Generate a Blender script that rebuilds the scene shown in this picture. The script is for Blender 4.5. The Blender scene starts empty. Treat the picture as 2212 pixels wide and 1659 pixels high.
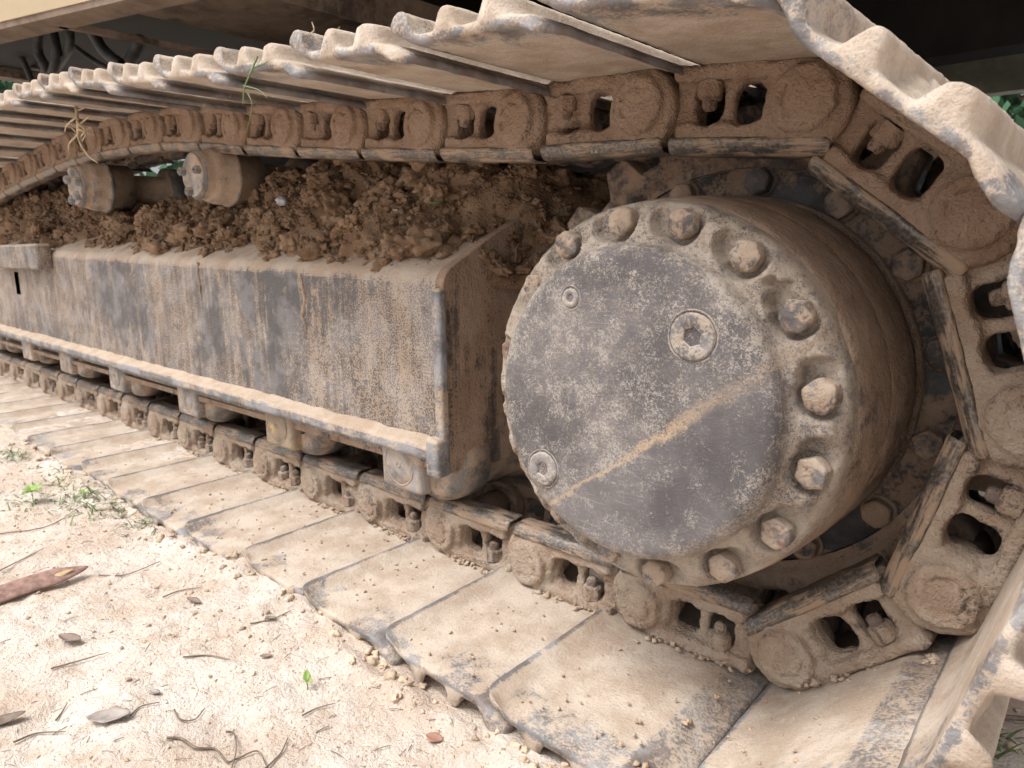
import bpy, math, random
import numpy as np
from mathutils import Matrix, Vector
S = bpy.context.scene
C = S.collection
random.seed(7)
RNG = np.random.default_rng(11)

# ------------------------------------------------------------------ camera
CAM = (0.251989, -0.743401, 0.450701)
YAW, PITCH, ROLL, FPX = -0.7256076, -0.1936024, -0.0123625, 1516.4775
def cam_axes():
    f = np.array([math.sin(YAW)*math.cos(PITCH), math.cos(YAW)*math.cos(PITCH), math.sin(PITCH)])
    r = np.array([math.cos(YAW), -math.sin(YAW), 0.0]); u = np.cross(r, f)
    c, s = math.cos(ROLL), math.sin(ROLL)
    return c*r+s*u, -s*r+c*u, f
RX, RU, RF = cam_axes()
cd = bpy.data.cameras.new('camera'); cam = bpy.data.objects.new('camera', cd); C.objects.link(cam)
cam.matrix_world = Matrix(((RX[0], RU[0], -RF[0], CAM[0]), (RX[1], RU[1], -RF[1], CAM[1]), (RX[2], RU[2], -RF[2], CAM[2]), (0, 0, 0, 1)))
cd.sensor_width = 36.0; cd.lens = FPX/2212*36; cd.clip_start = 0.02; cd.clip_end = 2000
cd.dof.use_dof = True; cd.dof.focus_distance = 0.74; cd.dof.aperture_fstop = 14.0
S.camera = cam
def at(px, py, ax, val):
    """point of the place that lies on the plane axis=val in the direction measured in the photo"""
    d = RX*((px-1106)/FPX) - RU*((py-829.5)/FPX) + RF
    t = (val-CAM[ax])/d[ax]
    return Vector((CAM[0]+t*d[0], CAM[1]+t*d[1], CAM[2]+t*d[2]))

# ------------------------------------------------------------------ light
SUN_EL, SUN_AZ = math.radians(62), math.radians(-150)     # direction to the sun, azimuth measured from +Y towards +X
w = bpy.data.worlds.new('World'); S.world = w; w.use_nodes = True
nt = w.node_tree; nt.nodes.clear()
sky = nt.nodes.new('ShaderNodeTexSky'); sky.sky_type = 'NISHITA'; sky.sun_disc = False
sky.sun_elevation = SUN_EL; sky.sun_rotation = SUN_AZ
sky.air_density = 1.0; sky.dust_density = 6.0; sky.ozone_density = 0.6
hs = nt.nodes.new('ShaderNodeHueSaturation'); hs.inputs['Saturation'].default_value = 0.13
bg = nt.nodes.new('ShaderNodeBackground'); bg.inputs['Strength'].default_value = 0.15
wo = nt.nodes.new('ShaderNodeOutputWorld')
nt.links.new(sky.outputs[0], hs.inputs['Color']); nt.links.new(hs.outputs[0], bg.inputs[0]); nt.links.new(bg.outputs[0], wo.inputs[0])
sl = bpy.data.lights.new('sun', 'SUN'); sl.energy = 1.5; sl.angle = math.radians(28); sl.color = (1.0, 0.955, 0.89)
so = bpy.data.objects.new('sun', sl); C.objects.link(so)
sd = Vector((math.sin(SUN_AZ)*math.cos(SUN_EL), math.cos(SUN_AZ)*math.cos(SUN_EL), math.sin(SUN_EL)))
so.rotation_euler = sd.to_track_quat('Z', 'Y').to_euler(); so.location = sd*10
S.view_settings.view_transform = 'Standard'; S.view_settings.look = 'None'
S.view_settings.exposure = 0.58; S.view_settings.gamma = 1.0
S.cycles.max_bounces = 4; S.cycles.diffuse_bounces = 3; S.cycles.glossy_bounces = 2

# ------------------------------------------------------------------ numpy noise
def _h(ix, iy, iz, seed):
    n = (ix*374761393 + iy*668265263 + iz*2147483647 + seed*974634777) & 0xFFFFFFFF
    n = ((n ^ (n >> 13))*1274126177) & 0xFFFFFFFF
    n = ((n ^ (n >> 16))*2246822519) & 0xFFFFFFFF
    return ((n ^ (n >> 15)) & 0xFFFF)/65535.0
def vnoise(P, seed=0):
    P = np.asarray(P, float); I = np.floor(P).astype(np.int64); F = P-I; F = F*F*(3-2*F)
    x, y, z = I[..., 0]+1000, I[..., 1]+1000, I[..., 2]+1000; fx, fy, fz = F[..., 0], F[..., 1], F[..., 2]
    def L(a, b, t): return a+(b-a)*t
    c = lambda i, j, k: _h(x+i, y+j, z+k, seed)
    return L(L(L(c(0,0,0), c(1,0,0), fx), L(c(0,1,0), c(1,1,0), fx), fy), L(L(c(0,0,1), c(1,0,1), fx), L(c(0,1,1), c(1,1,1), fx), fy), fz)*2-1
def fbm(P, scale, octv=3, seed=0, gain=.5):
    P = np.asarray(P, float); a, s, o = 1.0, scale, 0
    for k in range(octv):
        o = o+a*vnoise(P*s+17.3*k, seed+k); a *= gain; s *= 2.03
    return o

# ------------------------------------------------------------------ mesh helpers
def mesh(name, V, F, mats=(), smooth=True, midx=None):
    me = bpy.data.meshes.new(name); me.from_pydata([tuple(v) for v in V], [], F); me.validate(); me.update()
    for m in mats: me.materials.append(m)
    if smooth: me.polygons.foreach_set('use_smooth', [True]*len(me.polygons))
    if midx is not None and len(midx) == len(me.polygons): me.polygons.foreach_set('material_index', list(midx))
    return me
def quadmesh(name, V, Q, mats=(), smooth=True, midx=None):
    """fast path for numpy quads"""
    me = bpy.data.meshes.new(name); n = len(Q)
    me.vertices.add(len(V)); me.vertices.foreach_set('co', np.asarray(V, np.float32).ravel())
    k = Q.shape[1]
    me.loops.add(n*k); me.loops.foreach_set('vertex_index', np.asarray(Q, np.int32).ravel())
    me.polygons.add(n); me.polygons.foreach_set('loop_start', np.arange(0, n*k, k, dtype=np.int32))
    me.polygons.foreach_set('loop_total', np.full(n, k, np.int32))
    for m in mats: me.materials.append(m)
    if midx is not None: me.polygons.foreach_set('material_index', np.asarray(midx, np.int32))
    me.update(calc_edges=True); me.validate()
    me.polygons.foreach_set('use_smooth', [smooth]*len(me.polygons)); me.update()
    return me
def obj(name, me, parent=None, mw=None):
    o = bpy.data.objects.new(name, me); C.objects.link(o)
    if parent: o.parent = parent
    if mw is not None: o.matrix_basis = mw if parent is None or parent.matrix_basis == Matrix() else (parent.matrix_world_t.inverted() @ mw)
    return o
def child(name, me, parent, local=None):
    o = bpy.data.objects.new(name, me); C.objects.link(o); o.parent = parent
    if local is not None: o.matrix_basis = local
    return o
def tag(o, label=None, cat=None, group=None, kind=None):
    if label: o['label'] = label
    if cat: o['category'] = cat
    if group: o['group'] = group
    if kind: o['kind'] = kind
    return o
def grid_faces(nu, nv, cu=False, cv=False):
    i = np.arange(nu if cu else nu-1); j = np.arange(nv if cv else nv-1)
    I, J = np.meshgrid(i, j, indexing='ij'); I2 = (I+1) % nu; J2 = (J+1) % nv
    return np.stack([I*nv+J, I2*nv+J, I2*nv+J2, I*nv+J2], -1).reshape(-1, 4)
def join(parts):
    V, Q, o = [], [], 0
    for v, q in parts: V.append(np.asarray(v, float)); Q.append(np.asarray(q)+o); o += len(v)
    return np.concatenate(V), np.concatenate(Q)
def box(x0, x1, y0, y1, z0, z1, b=0.0, n=3):
    """rounded box as quads: superellipsoid-free bevel through a subdivided cube"""
    if b <= 0:
        V = np.array([(x, y, z) for x in (x0, x1) for y in (y0, y1) for z in (z0, z1)])
        return V, np.array([(0,1,3,2),(4,6,7,5),(0,4,5,1),(2,3,7,6),(0,2,6,4),(1,5,7,3)])
    h = np.array([(x1-x0)/2, (y1-y0)/2, (z1-z0)/2]); c = np.array([(x1+x0)/2, (y1+y0)/2, (z1+z0)/2])
    b = min(b, h.min()*.98)
    t = np.concatenate([-1+np.linspace(0, 1, n+1)*0.0001*0 - 0, ]) if False else None
    P, Q, o = [], [], 0
    for ax in range(3):
        for s in (-1, 1):
            a1, a2 = (ax+1) % 3, (ax+2) % 3
            def line(hh):
                e = np.linspace(0, 1, n+1)
                return np.concatenate([-hh+b*e, (hh-b)+b*e])
            g1, g2 = line(h[a1]), line(h[a2]); A, B = np.meshgrid(g1, g2, indexing='ij')
            p = np.zeros(A.shape+(3,)); p[..., a1] = A; p[..., a2] = B; p[..., ax] = s*h[ax]
            core = np.clip(p, -(h-b), h-b); d = p-core; L = np.linalg.norm(d, axis=-1, keepdims=True)
            p = core+d/np.maximum(L, 1e-9)*b
            q = grid_faces(len(g1), len(g2));
            if s < 0: q = q[:, ::-1]
            P.append(p.reshape(-1, 3)); Q.append(q+o); o += p.shape[0]*p.shape[1]
    V = np.concatenate(P)+c; Q = np.concatenate(Q)
    key = np.round(V*1e6).astype(np.int64); _, idx, inv = np.unique(key, axis=0, return_index=True, return_inverse=True)
    return V[idx], inv.ravel()[Q]
def lathe(prof, n=64, ax='y', close=False):
    """prof: list of (axial, radius); axis along y through the origin"""
    pr = np.array(prof, float); th = np.linspace(0, 2*math.pi, n, endpoint=False)
    A = pr[:, 0][:, None]+0*th; R = pr[:, 1][:, None]
    V = np.stack([R*np.cos(th), A, R*np.sin(th)], -1).reshape(-1, 3)
    return V, grid_faces(len(pr), n, cv=True)
def tube(path, rad, n=8):
    P = np.array(path, float); T = np.gradient(P, axis=0); T /= np.linalg.norm(T, axis=1, keepdims=True)+1e-12
    ref = np.array([0.31, 0.2, 0.93]); A = np.cross(T, ref); A /= np.linalg.norm(A, axis=1, keepdims=True)+1e-12; B = np.cross(T, A)
    r = np.broadcast_to(np.asarray(rad, float), (len(P),))[:, None, None]
    th = np.linspace(0, 2*math.pi, n, endpoint=False)[None, :, None]
    V = (P[:, None]+r*(A[:, None]*np.cos(th)+B[:, None]*np.sin(th))).reshape(-1, 3)
    return V, grid_faces(len(P), n, cv=True)
def smooth_path(pts, n=24):
    P = np.array(pts, float); t = np.linspace(0, len(P)-1, n); out = []
    Pp = np.vstack([2*P[0]-P[1], P, 2*P[-1]-P[-2]])
    for x in t:
        i = min(int(x), len(P)-2); f = x-i; a, b, c, d = Pp[i], Pp[i+1], Pp[i+2], Pp[i+3]
        out.append(.5*((2*b)+(-a+c)*f+(2*a-5*b+4*c-d)*f*f+(-a+3*b-3*c+d)*f**3))
    return np.array(out)
def ico(sub):
    t = (1+5**.5)/2
    V = [(-1,t,0),(1,t,0),(-1,-t,0),(1,-t,0),(0,-1,t),(0,1,t),(0,-1,-t),(0,1,-t),(t,0,-1),(t,0,1),(-t,0,-1),(-t,0,1)]
    F = [(0,11,5),(0,5,1),(0,1,7),(0,7,10),(0,10,11),(1,5,9),(5,11,4),(11,10,2),(10,7,6),(7,1,8),(3,9,4),(3,4,2),(3,2,6),(3,6,8),(3,8,9),(4,9,5),(2,4,11),(6,2,10),(8,6,7),(9,8,1)]
    V = [np.array(v)/np.linalg.norm(v) for v in V]
    for _ in range(sub):
        c, G = {}, []
        def mid(a, b):
            k = (min(a, b), max(a, b))
            if k not in c: m = V[a]+V[b]; V.append(m/np.linalg.norm(m)); c[k] = len(V)-1
            return c[k]
        for a, b, d in F:
            x, y, z = mid(a, b), mid(b, d), mid(d, a); G += [(a,x,z),(b,y,x),(d,z,y),(x,y,z)]
        F = G
    return np.array(V), np.array(F)
def surfnet(f, org, h):
    """naive surface nets, f<0 inside"""
    nx, ny, nz = f.shape; ins = f < 0
    cs = np.zeros((nx-1, ny-1, nz-1), int); corners = [(i, j, k) for i in (0, 1) for j in (0, 1) for k in (0, 1)]
    for (i, j, k) in corners: cs += ins[i:nx-1+i, j:ny-1+j, k:nz-1+k]
    act = (cs > 0) & (cs < 8); ci = np.argwhere(act); idx = -np.ones(act.shape, int); idx[act] = np.arange(len(ci))
    acc = np.zeros((len(ci), 3)); cnt = np.zeros(len(ci))
    for a in corners:
        for ax in range(3):
            if a[ax] == 0:
                b = list(a); b[ax] = 1
                fa = f[ci[:, 0]+a[0], ci[:, 1]+a[1], ci[:, 2]+a[2]]; fb = f[ci[:, 0]+b[0], ci[:, 1]+b[1], ci[:, 2]+b[2]]
                m = (fa < 0) != (fb < 0); t = np.where(m, fa/np.where(m, fa-fb, 1), 0)
                p = np.tile(np.array(a, float), (len(ci), 1)); p[:, ax] += t
                acc[m] += p[m]; cnt[m] += 1
    V = (ci+acc/cnt[:, None])*h+np.array(org)
    Q = []
    for ax in range(3):
        o1, o2 = (ax+1) % 3, (ax+2) % 3
        sl_a = [slice(None)]*3; sl_b = [slice(None)]*3; sl_a[ax] = slice(0, -1); sl_b[ax] = slice(1, None)
        A, B = ins[tuple(sl_a)], ins[tuple(sl_b)]; e = np.argwhere(A != B)
        ok = (e[:, o1] > 0) & (e[:, o2] > 0) & (e[:, o1] < f.shape[o1]-1) & (e[:, o2] < f.shape[o2]-1); e = e[ok]
        flip = A[e[:, 0], e[:, 1], e[:, 2]]
        def cell(d1, d2):
            c = e.copy(); c[:, o1] -= d1; c[:, o2] -= d2; return idx[c[:, 0], c[:, 1], c[:, 2]]
        q = np.stack([cell(1, 1), cell(0, 1), cell(0, 0), cell(1, 0)], 1)
        q[~flip] = q[~flip][:, ::-1]; Q.append(q)
    return V, np.concatenate(Q)

# ------------------------------------------------------------------ materials
class NT:
    def __init__(s, name):
        s.m = bpy.data.materials.new(name); s.m.use_nodes = True; s.t = s.m.node_tree; s.t.nodes.clear()
        s.out = s.n('OutputMaterial'); s.b = s.n('BsdfPrincipled'); s.l(s.b.outputs[0], s.out.inputs[0])
        s.geo = s.n('NewGeometry')
    def n(s, k): return s.t.nodes.new('ShaderNode'+k)
    def l(s, a, b): s.t.links.new(a, b)
    def put(s, v, sock):
        if hasattr(v, 'is_output') or isinstance(v, bpy.types.NodeSocket): s.l(v, sock)
        else: sock.default_value = v
    def math(s, op, a, b=0.0, c=None, clamp=False):
        n = s.n('Math'); n.operation = op; n.use_clamp = clamp; s.put(a, n.inputs[0]); s.put(b, n.inputs[1])
        if c is not None: s.put(c, n.inputs[2])
        return n.outputs[0]
    def vec(s, sc=(1, 1, 1), off=(0, 0, 0), src=None):
        n = s.n('Mapping'); n.inputs['Scale'].default_value = sc; n.inputs['Location'].default_value = off
        s.l(src if src is not None else s.geo.outputs['Position'], n.inputs[0]); return n.outputs[0]
    def noise(s, v, scale, detail=4, rough=.55, dist=0.0):
        n = s.n('TexNoise'); n.inputs['Scale'].default_value = scale; n.inputs['Detail'].default_value = detail
        n.inputs['Roughness'].default_value = rough; n.inputs['Distortion'].default_value = dist; s.l(v, n.inputs['Vector']); return n.outputs[0]
    def voro(s, v, scale, feat='F1'):
        n = s.n('TexVoronoi'); n.inputs['Scale'].default_value = scale; n.feature = feat; s.l(v, n.inputs['Vector']); return n.outputs[0]
    def ramp(s, v, a, b, lo=0.0, hi=1.0):
        n = s.n('MapRange'); n.interpolation_type = 'SMOOTHSTEP'; s.put(v, n.inputs[0]); n.inputs[1].default_value = a; n.inputs[2].default_value = b
        n.inputs[3].default_value = lo; n.inputs[4].default_value = hi; return n.outputs[0]
    def mix(s, f, a, b, mode='MIX'):
        n = s.n('Mix'); n.data_type = 'RGBA'; n.blend_type = mode; s.put(f, n.inputs[0])
        for v, k in ((a, 6), (b, 7)):
            if isinstance(v, tuple): n.inputs[k].default_value = v if len(v) == 4 else v+(1,)
            else: s.l(v, n.inputs[k])
        return n.outputs[2]
    def bump(s, h, strength, dist, prev=None):
        n = s.n('Bump'); n.inputs['Strength'].default_value = strength; n.inputs['Distance'].default_value = dist; s.l(h, n.inputs['Height'])
        if prev is not None: s.l(prev, n.inputs['Normal'])
        return n.outputs[0]
    def done(s, col, rough, nrm=None, spec=.3, metal=0.0):
        s.put(col if not isinstance(col, tuple) else col+(1,), s.b.inputs['Base Color']); s.put(rough, s.b.inputs['Roughness']); s.put(metal, s.b.inputs['Metallic'])
        s.b.inputs['Specular IOR Level'].default_value = spec
        if nrm is not None: s.l(nrm, s.b.inputs['Normal'])
        return s.m

DUST, DUST2, MUD, STEEL, RUST = (.50, .335, .205), (.60, .45, .315), (.345, .20, .115), (.125, .118, .122), (.22, .125, .08)
def ds(c, k=.27, g=1.0):
    l = .3*c[0]+.59*c[1]+.11*c[2]; return tuple((x+(l-x)*k)*g*w_ for x, w_ in zip(c, (.97, .97, .97)))
def dusty(name, metal=STEEL, dust=DUST, dust2=DUST2, cov=.55, big=7, a=1.1, mid=.7, c=.5, fine=230, up=.35, edge=0.0, streak=0.0, bump=.5, rust=0.0, seed=0, mrough=.5, lift=.0012, shoe=False):
    dust, dust2 = ds(dust), ds(dust2, .28)
    t = NT(name); p = t.vec(off=(seed*3.7, seed*1.9, seed*2.3))
    n1 = t.noise(p, big, 4, .62); n3 = t.noise(p, 38, 4, .6, .5); n2 = t.noise(p, fine, 3, .65)
    n4 = t.noise(t.vec(off=(9+seed, 4, 1)), 17, 3, .6)
    m = t.math('MULTIPLY_ADD', t.math('SUBTRACT', n1, .5), a, cov)
    m = t.math('MULTIPLY_ADD', t.math('SUBTRACT', n3, .5), mid, m)
    m = t.math('MULTIPLY_ADD', t.math('SUBTRACT', n2, .5), t.math('MULTIPLY', t.ramp(n1, .40, .60, .35, 1.35), c) if streak else c, m)
    if streak:
        sv = t.vec(sc=(1, 1, .05), off=(seed, 0, 0)); s1 = t.noise(sv, 22, 6, .7); s2 = t.noise(t.vec(sc=(1, 1, .09)), 75, 4, .6)
        m = t.math('MULTIPLY_ADD', t.math('SUBTRACT', s1, .5), streak, m); m = t.math('MULTIPLY_ADD', t.math('SUBTRACT', s2, .5), streak*.7, m)
    sep = t.n('SeparateXYZ'); t.l(t.geo.outputs['True Normal'], sep.inputs[0])
    m = t.math('MULTIPLY_ADD', t.math('MAXIMUM', sep.outputs[2], 0.0), up, m)
    if edge: m = t.math('MULTIPLY_ADD', t.math('MAXIMUM', t.math('SUBTRACT', t.geo.outputs['Pointiness'], .51), 0.0), -edge*18, m)
    if shoe:
        tc = t.n('TexCoord'); so_ = t.n('SeparateXYZ'); t.l(tc.outputs['Object'], so_.inputs[0]); u = so_.outputs[0]
        wn = t.ramp(n3, .36, .56)
        band = t.math('MULTIPLY', t.ramp(u, .114, .124), t.ramp(n3, .30, .50)); tail = t.math('MULTIPLY', t.ramp(u, -.046, -.0535), t.ramp(n3, .28, .48))  # bare steel at bend and tail, plus seam shade darkened into the colour
        ends = t.math('MULTIPLY', t.math('MULTIPLY', t.ramp(so_.outputs[1], -.12, -.215), t.ramp(n1, .44, .56)), t.ramp(so_.outputs[2], -.054, -.046))
        m = t.math('MULTIPLY_ADD', band, -.29, m); m = t.math('MULTIPLY_ADD', tail, -.42, m); m = t.math('MULTIPLY_ADD', ends, -.40, m)
    k = t.ramp(m, .38, .62)
    met = t.mix(t.ramp(n4, .42, .62), metal, tuple(min(1, x*1.75+.012) for x in metal))
    if rust: met = t.mix(t.math('MULTIPLY', t.ramp(n3, .45, .6), rust), met, RUST)
    dc = t.mix(t.ramp(n4, .35, .65), dust, dust2); dc = t.mix(t.math('MULTIPLY', t.ramp(n2, .52, .74), .38), dc, tuple(x*.55 for x in dust))
    dc = t.mix(t.math('MULTIPLY', t.ramp(n2, .48, .26), .3), dc, tuple(min(.9, x*1.25) for x in dust2))
    col = t.mix(k, met, dc)
    rough = t.math('MULTIPLY_ADD', k, .93-mrough, mrough)
    h = t.math('MULTIPLY_ADD', t.noise(p, 42, 2, .6), 1.6, n2)
    nb = t.bump(h, bump, lift*2.2)
    return t.done(col, rough, nb, .28)

M = {}
M['link_upper'] = dusty('red_muddy_shaded_link_steel', dust=(.345, .203, .117), dust2=(.42, .272, .172), metal=(.10, .07, .055), cov=.74, a=.9, mid=.55, c=.9, fine=300, up=.1, edge=.3, rust=.5, bump=1.0, lift=.0022, seed=21)  # redder upper mud, with the weaker light up there also darkened into the colour
M['link'] = dusty('muddy_link_steel', dust=(.435, .285, .18), dust2=(.53, .40, .285), metal=(.13, .105, .09), cov=.70, a=.9, mid=.55, c=.9, fine=300, up=.15, edge=.35, rust=.4, bump=1.0, lift=.0022)
M['shoe'] = dusty('muddy_shoe_steel', metal=(.155, .15, .152), dust=(.45, .325, .225), dust2=(.57, .455, .35), cov=.76, big=9, a=.8, mid=.5, c=.9, fine=300, up=.05, edge=.12, rust=.3, bump=.6, lift=.0011, seed=2, shoe=True)
M['frame'] = dusty('dusty_frame_plate', metal=(.105, .098, .10), dust=(.42, .29, .19), dust2=(.50, .385, .285), cov=.44, big=4.0, a=.62, mid=.35, c=2.0, fine=330, streak=.80, up=.7, bump=.8, seed=3)
M['flange'] = dusty('dusty_frame_flange', metal=(.16, .16, .17), dust=(.48, .335, .215), dust2=(.56, .425, .305), cov=.46, big=9, a=1.1, mid=.6, c=.9, up=.75, edge=.2, bump=.7, seed=4)
M['endplate'] = dusty('muddy_end_plate', metal=(.07, .055, .047), dust=(.34, .205, .12), dust2=(.43, .28, .175), cov=.66, big=6, a=.9, mid=.6, c=1.1, streak=.9, bump=.9, seed=5)
M['drum'] = dusty('dusty_drum', metal=(.10, .078, .066), dust=(.29, .185, .118), dust2=(.37, .255, .172), cov=.58, big=8, a=.9, mid=.7, c=.8, up=.25, bump=.8, lift=.0016, seed=6)
M['bolt'] = dusty('rusty_bolt', metal=(.10, .09, .088), dust=(.38, .26, .17), dust2=(.46, .345, .245), cov=.53, big=34, a=1.1, mid=.9, c=.7, up=.2, rust=.9, bump=.9, seed=7)
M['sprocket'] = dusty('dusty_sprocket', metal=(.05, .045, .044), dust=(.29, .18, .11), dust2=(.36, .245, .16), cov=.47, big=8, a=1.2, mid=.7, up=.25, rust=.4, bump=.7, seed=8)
M['hub'] = dusty('oily_hub_plate', metal=(.038, .036, .038), dust=(.26, .165, .10), dust2=(.33, .22, .14), cov=.42, big=9, a=1.3, mid=.8, c=.7, bump=.6, seed=9)
M['roller'] = dusty('dusty_roller', metal=(.12, .11, .105), dust=(.40, .265, .165), dust2=(.50, .36, .245), cov=.62, big=9, a=.8, mid=.6, up=.3, edge=.4, bump=.5, seed=10)
M['collar'] = dusty('roller_collar', metal=(.20, .185, .18), dust=(.46, .32, .21), dust2=(.56, .42, .30), cov=.48, big=14, a=1.0, mid=.7, c=.6, bump=.5, seed=11)
M['collar_yellow'] = dusty('worn_yellow_collar', metal=(.31, .215, .085), dust=(.40, .29, .19), dust2=(.30, .22, .15), cov=.66, big=26, a=1.2, mid=.8, c=.8, bump=.6, seed=12)
M['belly'] = dusty('dusty_belly_plate', metal=(.06, .045, .035), dust=(.22, .145, .095), dust2=(.28, .195, .13), cov=.56, big=4, a=.9, mid=.5, c=.3, up=0, bump=.3, seed=13)
def plain(name, col, rough=.8, var=.35, scale=20, bump=.2, spec=.3):
    t = NT(name); n = t.noise(t.vec(), scale, 5, .6)
    c = t.mix(t.ramp(n, .3, .7), tuple(x*(1-var) for x in col), tuple(min(1, x*(1+var)) for x in col))
    return t.done(c, rough, t.bump(n, bump, .003), spec)
M['dark'] = plain('shade_darkened_underside', (.0075, .0068, .0064), .75, .5, 5)  # near-black base carries the deep shade under the house and inside the frame
M['cream'] = plain('cream_paint', (.46, .36, .235), .45, .06, 3, .05)
M['hose'] = plain('black_rubber_hose', (.035, .033, .033), .5, .4, 30)
M['greyplate'] = plain('grey_green_plate', (.20, .21, .17), .7, .3, 8)
def rail_mat():
    t = NT('worn_rail_steel'); p = t.vec(); tcr = t.n('TexCoord'); n = t.noise(t.vec(sc=(.12, 1, 1), src=tcr.outputs['Object']), 160, 4, .7, .3); n2 = t.noise(p, 260, 4, .6); n3 = t.noise(p, 20, 4)
    k = t.ramp(t.math('MULTIPLY_ADD', t.math('SUBTRACT', n3, .5), .8, n), .46, .60)
    c = t.mix(t.ramp(n2, .4, .65), (.10, .088, .08), (.21, .185, .165)); c = t.mix(t.math('MULTIPLY', k, .9), c, (.37, .265, .185))
    s = t.ramp(t.noise(p, 130, 3, .7), .66, .74); c = t.mix(t.math('MULTIPLY', s, .6), c, (.5, .5, .5))
    return t.done(c, t.math('MULTIPLY_ADD', k, .45, .38), t.bump(n2, .5, .001), .5, t.math('MULTIPLY', t.math('SUBTRACT', 1.0, k), .45))
M['rail'] = rail_mat()
XS, ZS = -.11635, .294
def cover_mat():
    t = NT('speckled_cover_steel'); p = t.vec()
    fine = t.noise(p, 430, 4, .72, 1.0); f2 = t.noise(p, 150, 3, .7); b = t.noise(p, 10, 4, .6); md = t.noise(p, 45, 4, .65)
    sep = t.n('SeparateXYZ'); t.l(t.geo.outputs['Position'], sep.inputs[0])
    # the run of dried mud left by a drip line across the cover: a stain with its own shape
    x1, z1, x2, z2 = XS-.093, ZS-.1265, XS+.118, ZS+.031
    L = math.hypot(x2-x1, z2-z1); nx, nz = -(z2-z1)/L, (x2-x1)/L
    d = t.math('MULTIPLY_ADD', t.math('SUBTRACT', sep.outputs[0], x1), nx, t.math('MULTIPLY', t.math('SUBTRACT', sep.outputs[2], z1), nz))
    d = t.math('MULTIPLY_ADD', t.math('SUBTRACT', md, .5), .022, d)
    along = t.math('MULTIPLY_ADD', t.math('SUBTRACT', sep.outputs[0], x1), -nz*-1, t.math('MULTIPLY', t.math('SUBTRACT', sep.outputs[2], z1), -nx))
    width = t.ramp(along, .08, .26, .5, 1.9)
    ridge = t.math('SUBTRACT', 1.0, t.ramp(t.math('DIVIDE', t.math('ABSOLUTE', d), width), .0008, .0062))
    ridge = t.math('MULTIPLY', ridge, t.ramp(along, .17, .285, 1.0, .25))
    ridge = t.math('MULTIPLY', ridge, t.ramp(fine, .36, .5))
    wiped = t.math('MULTIPLY', t.ramp(d, .004, -.012), t.ramp(d, -.12, -.05))
    r2 = t.math('SQRT', t.math('ADD', t.math('POWER', t.math('SUBTRACT', sep.outputs[0], XS), 2.0), t.math('POWER', t.math('SUBTRACT', sep.outputs[2], ZS), 2.0)))
    rim = t.ramp(r2, .138, .168)
    m = t.math('MULTIPLY_ADD', t.math('SUBTRACT', fine, .5), 1.8, .46); m = t.math('MULTIPLY_ADD', t.math('SUBTRACT', b, .5), .5, m)
    m = t.math('MULTIPLY_ADD', t.math('SUBTRACT', f2, .5), .45, m); m = t.math('MULTIPLY_ADD', wiped, -.11, m); m = t.math('MULTIPLY_ADD', rim, .22, m)
    m = t.math('MULTIPLY_ADD', t.math('SUBTRACT', md, .5), .7, m)
    scr = t.math('MULTIPLY', t.ramp(t.noise(t.vec(sc=(.5, 1, 7)), 55, 3, .6, .6), .62, .68), .5)
    k = t.math('MAXIMUM', t.math('MULTIPLY', t.ramp(m, .40, .74), .82), t.math('MULTIPLY', scr, t.ramp(b, .4, .6)))
    met = t.mix(t.ramp(b, .35, .65), (.092, .084, .088), (.175, .164, .17))
    dc = t.mix(t.ramp(md, .4, .6), (.39, .315, .245), (.46, .41, .36)); col = t.mix(k, met, dc)
    col = t.mix(t.math('MULTIPLY', rim, t.math('MULTIPLY', k, .55)), col, (.44, .345, .255))
    col = t.mix(t.math('MULTIPLY', ridge, .85), col, (.50, .37, .255))
    kk = t.math('MAXIMUM', k, ridge)
    return t.done(col, t.math('MULTIPLY_ADD', kk, .42, .42), t.bump(fine, .7, .0024), .4)
M['cover'] = cover_mat()
def dirt_mat():
    t = NT('brown_dirt'); p = t.vec(); n = t.noise(p, 14, 5, .6); f = t.noise(p, 260, 5, .7); md = t.noise(p, 60, 4)
    c = t.mix(t.ramp(n, .35, .66), (.24, .15, .094), (.41, .28, .185)); c = t.mix(t.math('MULTIPLY', t.ramp(md, .5, .68), .6), c, (.47, .33, .22))
    c = t.mix(t.math('MULTIPLY', t.ramp(f, .55, .75), .5), c, (.12, .07, .042))
    return t.done(c, .95, t.bump(f, 1.0, .006), .15)
M['dirt'] = dirt_mat()
def ground_mat():
    t = NT('pale_dry_earth'); p = t.vec(); n = t.noise(p, 5, 6, .62); md = t.noise(p, 26, 6, .65, .5); f = t.noise(p, 240, 5, .72); cr = t.voro(p, 120)
    c = t.mix(t.ramp(n, .36, .64), (.62, .505, .42), (.74, .665, .60)); c = t.mix(t.ramp(md, .50, .70), c, (.60, .47, .38))
    c = t.mix(t.math('MULTIPLY', t.ramp(f, .54, .70), .45), c, (.36, .255, .18)); c = t.mix(t.math('MULTIPLY', t.ramp(t.noise(p, 130, 3, .75), .62, .69), .5), c, (.30, .19, .13)); c = t.mix(t.math('MULTIPLY', t.ramp(md, .44, .30), .55), c, (.80, .74, .66))
    sp = t.math('MULTIPLY', t.ramp(cr, .16, .08), t.ramp(t.noise(p, 70, 2), .55, .62)); c = t.mix(t.math('MULTIPLY', sp, .7), c, (.22, .13, .085))
    h = t.math('MULTIPLY_ADD', t.noise(p, 75, 4, .7, .4), 2.0, f)
    return t.done(c, .95, t.bump(h, .85, .005), .1)
M['ground'] = ground_mat()
M['crumb'] = plain('earth_crumbs', (.50, .385, .285), .95, .35, 40, .5, .1)
M['mud'] = dusty('caked_mud', metal=(.30, .185, .11), dust=(.48, .31, .19), dust2=(.58, .42, .28), cov=.7, big=14, a=.9, bump=.9, seed=15)
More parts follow.
